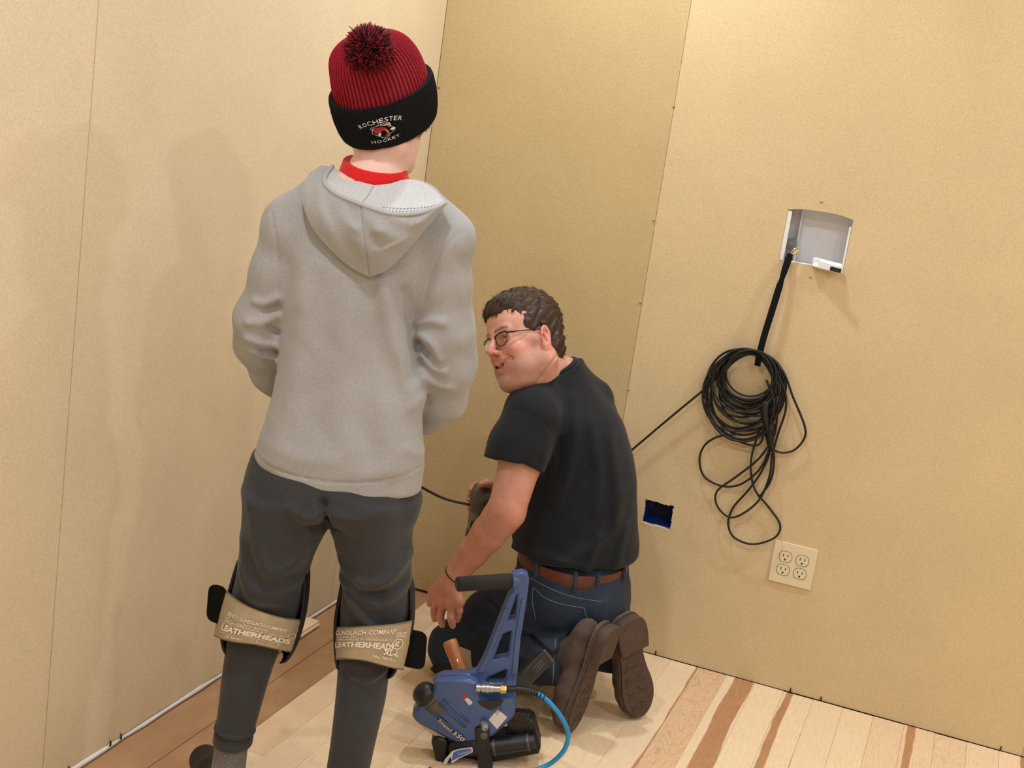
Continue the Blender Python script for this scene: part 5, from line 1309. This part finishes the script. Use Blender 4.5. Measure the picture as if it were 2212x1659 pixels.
# nail magazine pointing back behind the frame
a, b = NS(1010, 1010, .03), NS(1215, 800, .075); X = unit(b-a); Y = unit(np.cross(X, V_)); g = G(); g.box((a+b)/2, (np.linalg.norm(b-a)/2+.012, .0185, .013), X=X, Y=Y, Z=np.cross(X, Y), bev=.003); mg = g.part('nail_magazine', M_BLACK, nail, smooth=False, label='black nail magazine with raised lettering panel')
c = (a+b)/2+X*.015; nn = np.cross(X, Y); nn = nn if nn@V_ < 0 else -nn
for i in range(3):
    g = G(); g.tube([c+nn*.0135+Y*(-.006+.006*i)-X*.028, c+nn*.0135+Y*(-.006+.006*i)+X*.028], .0012, 4); g.part('panel_line', M_STEELD, mg)
g = G(); g.box(b+X*.008, (.004, .020, .015), X=X, Y=Y, Z=np.cross(X, Y), bev=.002); g.part('magazine_end', M_STEELD, mg, smooth=False)
# air hose with its coupler
hose_pts = smoothline([NS(930, 1042, -.05), NS(1010, 1045, -.05), NS(1110, 1062, -.05), NS(1210, 1108, -.055), NS(1320, 1225, -.06), NS(1388, 1345, -.06), NS(1398, 1440, -.06), NS(1350, 1545, -.06)]+[np.append(q[:2], max(q[2], .0062)) for q in (n_(1178, 1655, -.05), n_(1090, 1720, -.09), n_(980, 1800, -.14), n_(900, 1850, -.1))], 10)
hose_pts[:, 2] = np.maximum(hose_pts[:, 2], .0062)
hose = empty('air_hose', (hose_pts[-1][0], hose_pts[-1][1], 0.), 'bright blue air hose with silver coupler plugged into the nailer', 'hose')
g = G(); g.tube(hose_pts[18:], .0056, 14); g.part('hose', M_HOSE, hose)
a, b = NS(682, 1032, -.05), NS(905, 1042, -.05); L = np.linalg.norm(b-a)
g = G(); g.lathe(a, b, [(0, .006), (.0005, .0105), (.010, .0105), (.0105, .0075), (.013, .0075), (.0135, .0112), (.019, .0112), (.0195, .0104), (.022, .0104), (.0225, .0112), (.030, .0112), (.0305, .0100), (.040, .0100), (.0405, .0085), (L, .0085)], 24); g.part('coupler', M_STEEL, hose, label='silver quick coupler', auto=35)
d = unit(b-a); g = G(); g.lathe(b-d*.010, b+d*.004, [(0, .0096), (.0005, .0106), (.0095, .0106), (.010, .0096), (.014, .0088)], 6); g.part('brass_nut', M_BRASS, hose, auto=20)
g = G(); g.tube(np.vstack([b+d*.002, hose_pts[1:26]]), .0074, 12); g.part('strain_relief', M_BLACK, hose)
sp = []; ln = hose_pts[6:32]; T_ = np.gradient(ln, axis=0); T_ /= np.linalg.norm(T_, axis=1)[:, None]
for i in range(len(ln)*8):
    t = i/8; j = min(int(t), len(ln)-2); p = lerp(ln[j], ln[j+1], t-j); tt = T_[j]; x = unit(np.cross(tt, Z_)); y = np.cross(tt, x); ph = t*2.6; sp.append(p+(x*math.cos(ph)+y*math.sin(ph))*.0078)
g = G(); g.tube(sp, .0012, 5); g.part('spring_guard', M_BLACK, hose)

# ------------------------------------------------------------------ mallet standing behind the nailer
M_WOOD = plain('varnished_handle', (186, 118, 66), .4, var=.2, scale=18, coat=.3); M_WOODEND = plain('end_grain', (214, 156, 110), .6)
tp = S(971, 1384, 3.0); bt = S(1006, 1480, 2.955); hd_ = onfloor(np.array(1012.), np.array(1530.)); hd_ = bt+unit(bt-tp)*.03
mal = empty('mallet', np.array([hd_[0], hd_[1], 0.]), 'mallet with round varnished wooden handle standing behind the nailer', 'mallet')
d = unit(hd_-tp); L = np.linalg.norm(hd_-tp); g = G(); g.lathe(tp, hd_, [(0, .0155), (.002, .0170), (.012, .0180), (L*.5, .0160), (L, .0150)], 24); g.part('handle', M_WOOD, mal, auto=50)
g = G(); g.lathe(tp-d*.0006, tp+d, [(0, .0140), (.0008, .0150)], 24); g.part('handle_end', M_WOODEND, mal)
hc = hd_.copy(); hc[2] = max(.036, hc[2]); x = unit(np.cross(d, V_)); g = G(); g.lathe(np.array([hc[0], hc[1], .036])-U_*.045+V_*.01, np.array([hc[0], hc[1], .036])+U_*.045+V_*.01, [(0, .030), (.003, .0355), (.087, .0355), (.09, .030)], 28); g.part('head', M_BLKRUB, mal, auto=50)

# ------------------------------------------------------------------ oscillating tool in his right hand
M_TGREY = plain('olive_grey_rubber', (94, 88, 74), .6, bmp=.2); M_TLIGHT = plain('grey_plastic', (120, 118, 112), .5); 
TD = 3.43
tool = empty('power_tool', S(1006, 1215, TD), 'grey hand-held power tool gripped in his far hand, cord trailing left', 'power tool')
s = Sdf(); s.u(rc(S(1037, 1066, TD), S(1034, 1102, TD), .0235, .0235), .01); s.u(rc(S(1031, 1050, TD), S(1037, 1075, TD), .008, .023), .012); s.u(ell(S(1040, 1080, TD), (.024, .026, .036), UVZ.T), .01); s.i(half(S(1033, 1110, TD), unit(-Z_+U_*.15)), .003)
v, f = polygonise(s, S(1030, 1080, TD)-.08, S(1030, 1080, TD)+.08, .0034); part('grip_cap', v, f, M_TGREY, tool, label='olive grey rubber grip')
a, b = S(1032, 1106, TD), S(1015, 1180, TD); d = unit(b-a); L = np.linalg.norm(b-a)
g = G(); g.lathe(a-d*.01, b, [(0, .021), (.020, .0225), (.040, .0215), (.052, .0185), (.060, .0185), (L*.92, .017), (L+.01, .012)], 24); g.part('motor_housing', M_TLIGHT, tool, auto=45)
g = G(); g.box(a+d*.030-V_*.0215, (.012, .004, .010), X=U_, Y=V_, Z=d, bev=.0015); g.part('slide_switch', M_BLACK, tool, smooth=False)
for i in range(3):
    c = a+d*(.050+.008*i); g = G(); g.lathe(c, c+d, [(0, .0192), (.0008, .0200), (.0036, .0200), (.0044, .0192)], 24); g.part('vent_ring', M_STEELD, tool, auto=40)
g = G(); g.box(b+d*.012-U_*.004, (.010, .010, .014), X=U_, Y=V_, Z=d, bev=.002); g.part('gear_head', M_STEELD, tool, smooth=False)
g = G(); g.box(S(993, 1208, TD-.01), (.0014, .014, .034), X=unit(np.cross(V_, S(1004, 1186, TD)-S(978, 1230, TD))), Y=V_, Z=S(1004, 1186, TD)-S(978, 1230, TD), bev=0); g.part('blade', M_STEEL, tool, smooth=False)
cord = smoothline([S(1030, 1094, TD+.01), S(1008, 1089, TD+.02), S(985, 1084, TD+.03), S(950, 1073, TD+.03), S(910, 1052, TD+.02), S(870, 1030, TD), S(830, 1040, TD-.0), S(815, 1120, TD-.0), S(812, 1200, TD-.02), S(812, 1270, TD-.06), onfloor(np.array(815.), np.array(1330.), .004), onfloor(np.array(800.), np.array(1380.), .004)], 8)
g = G(); g.tube(cord, .0036, 8); g.part('power_cord', M_BLACK, tool)

# ------------------------------------------------------------------ things on the back wall
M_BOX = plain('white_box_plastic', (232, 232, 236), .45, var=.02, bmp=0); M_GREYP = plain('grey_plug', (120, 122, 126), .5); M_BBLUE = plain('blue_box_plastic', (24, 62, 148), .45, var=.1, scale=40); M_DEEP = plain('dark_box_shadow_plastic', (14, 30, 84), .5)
wb = empty('wall_box', (1.139, .04, 1.19), 'white recessed wall box with an open drop-down flap set in the fibreboard', 'wall box')
x0, x1, z0, z1, yb = 1.050, 1.228, 1.180, 1.330, .088; t = .003
def bx(name, lo, hi, mat, parent, bev=.0008): lo, hi = np.array(lo), np.array(hi); g = G(); g.box((lo+hi)/2, (hi-lo)/2, bev=bev); return g.part(name, mat, parent, smooth=False)
bx('back_plate', (x0, yb, z0), (x1, yb+t, z1), M_BOX, wb); bx('side_plate', (x0, .014, z0), (x0+t, yb, z1), M_BOX, wb); bx('side_plate', (x1-t, .014, z0), (x1, yb, z1), M_BOX, wb); bx('top_plate', (x0+t, .014, z1-t), (x1-t, yb, z1), M_BOX, wb); bx('bottom_plate', (x0+t, .014, z0), (x1-t, yb, z0+t), M_BOX, wb)
bx('side_flange', (x0+.004, -.001, z0+.004), (x0+.015, .003, z1-.014), M_BOX, wb); bx('side_flange', (x1-.010, .002, z0+.006), (x1-.004, .008, z1-.030), M_BOX, wb); bx('bottom_flange', (x0+.016, .0005, z0+.002), (x1-.03, .010, z0+.0065), M_BOX, wb)
bx('inner_step', (x0+.032, .06, z0+t), (x0+.036, yb, z1-t), M_BOX, wb); bx('device_opening', (x1-.010, .050, z0+.025), (x1-.006, .074, z0+.085), M_STEELD, wb)
# flap folded down over the lower edge
fa = onback(1757, 560, -.004); fl = G(); p0 = np.array([1.150, -.004, 1.205]); 
v, f = shape2d(rounded([(0, 0), (.072, -.002), (.074, .026), (.004, .030)], .004, 4), (), .005, .001); Xf = unit((1, -.12, -.02)); Yf = unit((0, .75, .66)); Nf = np.cross(Xf, Yf)
fo = part('flap', np.array([1.146, -.020, 1.185])+v[:, :1]*Xf+v[:, 1:2]*Yf+v[:, 2:]*Nf, f, M_BOX, wb, smooth=False); autosmooth(fo, 40)
v, f = shape2d(rounded([(0, 0), (.070, 0), (.070, .016), (0, .016)], .003, 4), (), .003, .0008); Xg = unit((.93, -.36, -.04)); Yg = unit((.05, .05, 1)); Ng = np.cross(Xg, Yg)
fo2 = part('flap_arm', np.array([1.160, -.022, 1.184])+v[:, :1]*Xg+v[:, 1:2]*Yg+v[:, 2:]*Ng, f, M_BOX, wb, smooth=False)
g = G(); g.box(np.array([1.160, -.022, 1.184])+Xg*.053+Yg*.006-Ng*.002*(1 if Ng[1] > 0 else -1), (.016, .0055, .0012), X=Xg, Y=Yg, Z=Ng, bev=.0005); g.part('dark_slot', M_BLACK, wb, smooth=False)
bx('flap_mount', (1.142, -.014, 1.183), (1.160, .006, 1.207), M_BOX, wb, .003)
# plug inside the box
pg = np.array([x0+.024, .030, 1.226]); g = G(); g.lathe(pg+np.array([-.014, .012, 0]), pg+np.array([.016, .012, .004]), [(0, .013), (.002, .0155), (.024, .0155), (.026, .012)], 20); g.part('cable_plug', M_GREYP, wb, auto=40)

# coil of black cable hung from the box by a strap
M_CABLE = plain('black_cable', (12, 12, 13), .5, bmp=0)
M_WEB = cloth('black_webbing', (10, 10, 12), (24, 24, 27), 700, .95, .4, sheen=0.)
def wb_(x, y, o): return onback(np.asarray(x, float), np.asarray(y, float), -o)
coil = empty('cable_coil', wb_(1630, 1170, .02), 'hank of thin black cable hanging from the white wall box by a black strap', 'cable')
g = G(); sp_ = smoothline([wb_(1707, 548, .012), wb_(1697, 578, .024), wb_(1684, 618, .030), wb_(1668, 670, .034), wb_(1651, 725, .036), wb_(1640, 768, .036), wb_(1636, 790, .03)], 8)
wd = np.interp(np.linspace(0, 1, len(sp_)), [0, .08, .2, .28, .33, .42, 1], [.0075, .0095, .0085, .0062, .0088, .0090, .0082]); v = []; f = []
T_ = np.gradient(sp_, axis=0)
for i, p in enumerate(sp_):
    x = unit(np.cross(T_[i], (0, 1, 0)))
    v += [p-x*wd[i]-np.array([0, .0015, 0]), p-np.array([0, .0045, 0]), p+x*wd[i]-np.array([0, .0015, 0]), p+x*wd[i]+np.array([0, .0015, 0]), p+np.array([0, .003, 0]), p-x*wd[i]+np.array([0, .0015, 0])]
for i in range(len(sp_)-1):
    for j in range(6): k = (j+1) % 6; f.append((i*6+j, i*6+k, i*6+6+k, i*6+6+j))
f.append([0, 1, 2, 3, 4, 5]); n = len(sp_)-1; f.append([n*6+j for j in range(5, -1, -1)])
part('hanging_strap', v, f, M_WEB, coil, label='black fabric strap')
g = G(); ck = smoothline([wb_(1708, 552, .012), wb_(1713, 540, .010), wb_(1722, 536, .006), wb_(1727, 539, .003), wb_(1720, 545, .008), wb_(1711, 550, .012)], 6); g.tube(ck, .0018, 6); g.part('clasp', M_BRASS, coil)
g = G(); g.tube([wb_(1711, 556, .010), wb_(1714, 545, .009), wb_(1718, 533, .004)], .0026, 6); g.part('clasp', M_STEEL, coil)
def loop(cx, cy, rx, ry, rot, o0, amp, ph, n=40):
    t = np.linspace(0, 2*np.pi, n, endpoint=False)+ph; x = rx*np.cos(t); y = ry*np.sin(t); c, s = math.cos(rot), math.sin(rot)
    return np.array([wb_(cx+a*c-b*s, cy+a*s+b*c, o0+amp*math.sin(q+ph)) for a, b, q in zip(x, y, t)])
CRr = .0031
def cable(pts, closed=False):
    g = G(); g.tube(pts, CRr, 8, closed=closed); g.part('cable_loop', M_CABLE, coil)
for cx, cy, rx, ry, rot, o in ((1620, 812, 58, 54, .1, .020), (1616, 815, 60, 56, .3, .026), (1622, 818, 56, 58, .0, .030), (1612, 820, 64, 60, .5, .023), (1624, 812, 62, 50, -.2, .034), (1618, 822, 66, 64, .2, .018),
                               (1606, 830, 70, 72, .6, .027), (1614, 838, 76, 76, .2, .031), (1602, 842, 72, 84, .3, .022), (1628, 830, 66, 70, -.3, .028), (1610, 850, 74, 90, .1, .018), (1600, 852, 76, 98, -.15, .025), (1604, 858, 80, 96, .0, .032), (1612, 846, 84, 84, .4, .015), (1622, 806, 54, 50, .0, .038), (1610, 812, 60, 58, .8, .036), (1604, 824, 66, 66, -.4, .034), (1626, 840, 70, 78, .5, .020), (1598, 846, 78, 88, .5, .029), (1618, 830, 64, 66, 1.1, .030)):
    cable(loop(cx, cy, rx, ry, rot, o, .006, rng.uniform(0, 6)), True)
def freeloop(px, o): cable(smoothline(np.array([wb_(a, b, o+.006*math.sin(i)) for i, (a, b) in enumerate(px)]), 8))
freeloop([(1650, 770), (1690, 800), (1712, 855), (1738, 920), (1736, 950), (1712, 974), (1680, 976), (1660, 955), (1652, 925), (1660, 870)], .022)
freeloop([(1660, 785), (1690, 830), (1698, 880), (1680, 940), (1668, 985), (1662, 1030), (1640, 1080), (1600, 1112), (1572, 1116), (1548, 1090), (1550, 1060), (1590, 1030), (1640, 990), (1672, 945)], .026)
freeloop([(1540, 890), (1520, 850), (1530, 820), (1560, 800)], .024)
freeloop([(1600, 938), (1565, 940), (1540, 948), (1520, 965), (1511, 995), (1522, 1030), (1560, 1050), (1600, 1046), (1640, 1015), (1660, 975), (1675, 930), (1680, 880)], .022)
freeloop([(1640, 930), (1625, 980), (1622, 1020), (1632, 1060), (1660, 1095), (1684, 1130), (1680, 1155), (1655, 1170), (1620, 1175), (1585, 1160), (1573, 1130), (1585, 1095), (1620, 1055), (1650, 1010), (1668, 960), (1672, 915)], .020)
freeloop([(1650, 900), (1668, 960), (1672, 1000), (1664, 1040), (1640, 1075)], .028); freeloop([(1655, 820), (1672, 870), (1662, 930), (1668, 975)], .034); freeloop([(1640, 870), (1650, 920), (1640, 960), (1600, 955), (1560, 930)], .03)
g = G(); g.tube(smoothline([wb_(1655, 868, .03), wb_(1652, 895, .034), wb_(1660, 930, .03), wb_(1664, 960, .028)], 6), [.012]*9+[.010]*10, 10); g.part('cable_bundle', M_CABLE, coil)
# single run dropping away behind the man
run = smoothline([wb_(1560, 805, .026), wb_(1525, 838, .024), wb_(1450, 900, .022), wb_(1365, 972, .022), wb_(1300, 1028, .022), wb_(1240, 1110, .02), np.array([.60, -.02, .25]), np.array([.54, -.03, .01]), np.array([.40, -.05, .0045]), np.array([.30, -.09, .0045])], 8)
g = G(); g.tube(run, CRr, 8); g.part('cable_run', M_CABLE, coil)

# blue electrical box behind its ragged opening
jb = empty('electrical_box', (.846, .03, .379), 'blue plastic electrical box sunk behind a ragged square opening', 'electrical box')
a0, a1, c0, c1 = bl0-.004, bl1+.004, bw0-.004, bw1+.004
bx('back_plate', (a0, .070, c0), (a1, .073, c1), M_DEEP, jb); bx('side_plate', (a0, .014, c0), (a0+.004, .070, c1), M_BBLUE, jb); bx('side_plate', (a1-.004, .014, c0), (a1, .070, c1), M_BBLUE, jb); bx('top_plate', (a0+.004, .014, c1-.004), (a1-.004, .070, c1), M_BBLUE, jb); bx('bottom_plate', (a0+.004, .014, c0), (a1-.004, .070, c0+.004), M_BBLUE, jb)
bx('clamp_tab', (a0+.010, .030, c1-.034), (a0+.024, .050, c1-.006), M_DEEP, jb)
g = []
hole = np.array(blue_hole)
for i in range(0, len(hole)):
    if rng.random() < .5:
        p = hole[i]; gg = G(); d = unit(np.array([p[0]-(bl0+bl1)/2, 0, p[1]-(bw0+bw1)/2])); q = np.array([p[0], -.0004, p[1]]); tt = np.cross(d, (0, 1, 0)); gg.tube([q-tt*rng.uniform(.002, .006)-d*.001, q+d*rng.uniform(0, .002)-np.array([0, .0006, 0]), q+tt*rng.uniform(.002, .006)], [.0004, rng.uniform(.0006, .0013), .0004], 6); gg.part('torn_paper_edge', M_WHITE, jb)

# four-socket outlet plate
M_IVORY = plain('ivory_plastic', (226, 212, 178), .4, var=.02, bmp=0); M_SLOT = plain('slot_dark', (60, 46, 34), .8, bmp=0)
oc = np.array([1.2427, 0., .365]); H_ = .0572
ot = empty('outlet', (oc[0], 0, oc[2]-H_), 'ivory wall plate with four grounded sockets below the cable hank', 'outlet')
v, f = shape2d(rounded([(-H_, -H_), (H_, -H_), (H_, H_), (-H_, H_)], .002, 3), (), .0056, .0022); po_ = part('wall_plate', oc+np.stack([v[:, 0], -.0028-v[:, 2], v[:, 1]], 1), f, M_IVORY, ot, smooth=False); autosmooth(po_, 30)
for sx in (-.0232, .0232):
    for sz in (.0192, -.0192):
        t = np.linspace(0, 2*np.pi, 32, endpoint=False); o = np.stack([.0172*np.cos(t), np.clip(.0172*np.sin(t), -.0145, .0145)], 1); o2 = o*1.045
        c = oc+np.array([sx, 0, sz])
        v, f = shape2d(o*1.07, (o*.96,), .0012, 0); part('socket_gap', c+np.stack([v[:, 0], -.0058-v[:, 2], v[:, 1]], 1), f, M_SLOT, ot, smooth=False)
        v, f = shape2d(o*.975, (), .0016, .0005); so_ = part('socket', c+np.stack([v[:, 0], -.0060-v[:, 2], v[:, 1]], 1), f, M_IVORY, ot, smooth=False)
        for dx, h in ((-.0063, .0042), (.0063, .0036)): bx('slot', c+np.array([dx-.0011, -.0072, .0035-h]), c+np.array([dx+.0011, -.0066, .0035+h]), M_SLOT, so_, 0)
        v, f = shape2d([(-.0026, .002), (.0026, .002), (.0026, -.001), (.0013, -.0032), (-.0013, -.0032), (-.0026, -.001)], (), .0006, 0); part('slot', c+np.stack([v[:, 0], -.0070-v[:, 2], v[:, 1]-.0075], 1), f, M_SLOT, so_, smooth=False)
    g = G(); c = oc+np.array([sx, -.0062, 0]); g.lathe(c+np.array([0, .001, 0]), c-np.array([0, .001, 0]), [(0, .0026), (.0012, .0026), (.0016, .002)], 12); g.part('screw', M_IVORY, ot)

# offcut of flooring by the left wall
ob_ = onfloor(np.array(688.), np.array(1354.), -.008); x1_, y1_ = ob_[0], ob_[1]
of = empty('flooring_offcut', (x1_-.03, y1_-.16, -.0083), 'short pale offcut of flooring lying by the left wall', 'offcut')
g = G(); g.box((x1_-.030, y1_-.16, .0015), (.030, .16, .0095), bev=.0008); o = g.part('board', M_PLANK, of, smooth=False); o['tone'] = .25; o['heart'] = 0.; o['heart_width'] = -1.; o['figure'] = .3
g = G(); g.box((x1_+.002, y1_-.16, .000), (.0025, .16, .003), bev=.0004); o = g.part('tongue', M_PLANK, of, smooth=False); o['tone'] = .5; o['heart'] = 0.; o['heart_width'] = -1.; o['figure'] = .0

# bent black nails and tears along the foot of the walls
def barb(p, nrm_, h, lab, grp):
    g = G(); p = np.asarray(p, float); s_ = rng.uniform(-.004, .004); q = np.cross(nrm_, Z_)
    g.tube(smoothline([p+Z_*h+nrm_*.001+q*s_, p+Z_*h*.55+nrm_*.004, p+nrm_*.003], 4), [.0008]*2+[.0018]*4+[.0022]*3, 6); o = g.part('nail', M_TEAR, None, p); tag(o, lab, 'nail', grp)
for px_, lab in (((1708, 1490), 'tiny black nail where a brown-streaked plank meets the back wall'), ((1774, 1508), 'tiny black nail at the back wall foot below the outlet'), ((2160, 1622), 'tiny bent black nail at the right-hand end of the back wall foot'), ((1417, 1412), 'tiny bent nail at the back wall foot beside the brown boots')):
    w3 = onback(*[np.array(float(a)) for a in px_]); w3[2] = .001; barb(w3, np.array([0, -1., 0]), .013, lab, 'bent nails along the back wall')
for px_, lab in (((236, 1605), 'tiny black nail at the left wall foot, middle one of three'), ((259, 1588), 'tiny black nail at the left wall foot, the one nearest the boy'), ((146, 1659), 'tiny black nail at the left wall foot, by the bottom edge of the picture')):
    w3 = onleft(*[np.array(float(a)) for a in px_]); w3[2] = .004; barb(w3, np.array([1., 0, 0]), .014, lab, 'bent nails along the left wall')

bpy.data.scenes.remove(TMP)
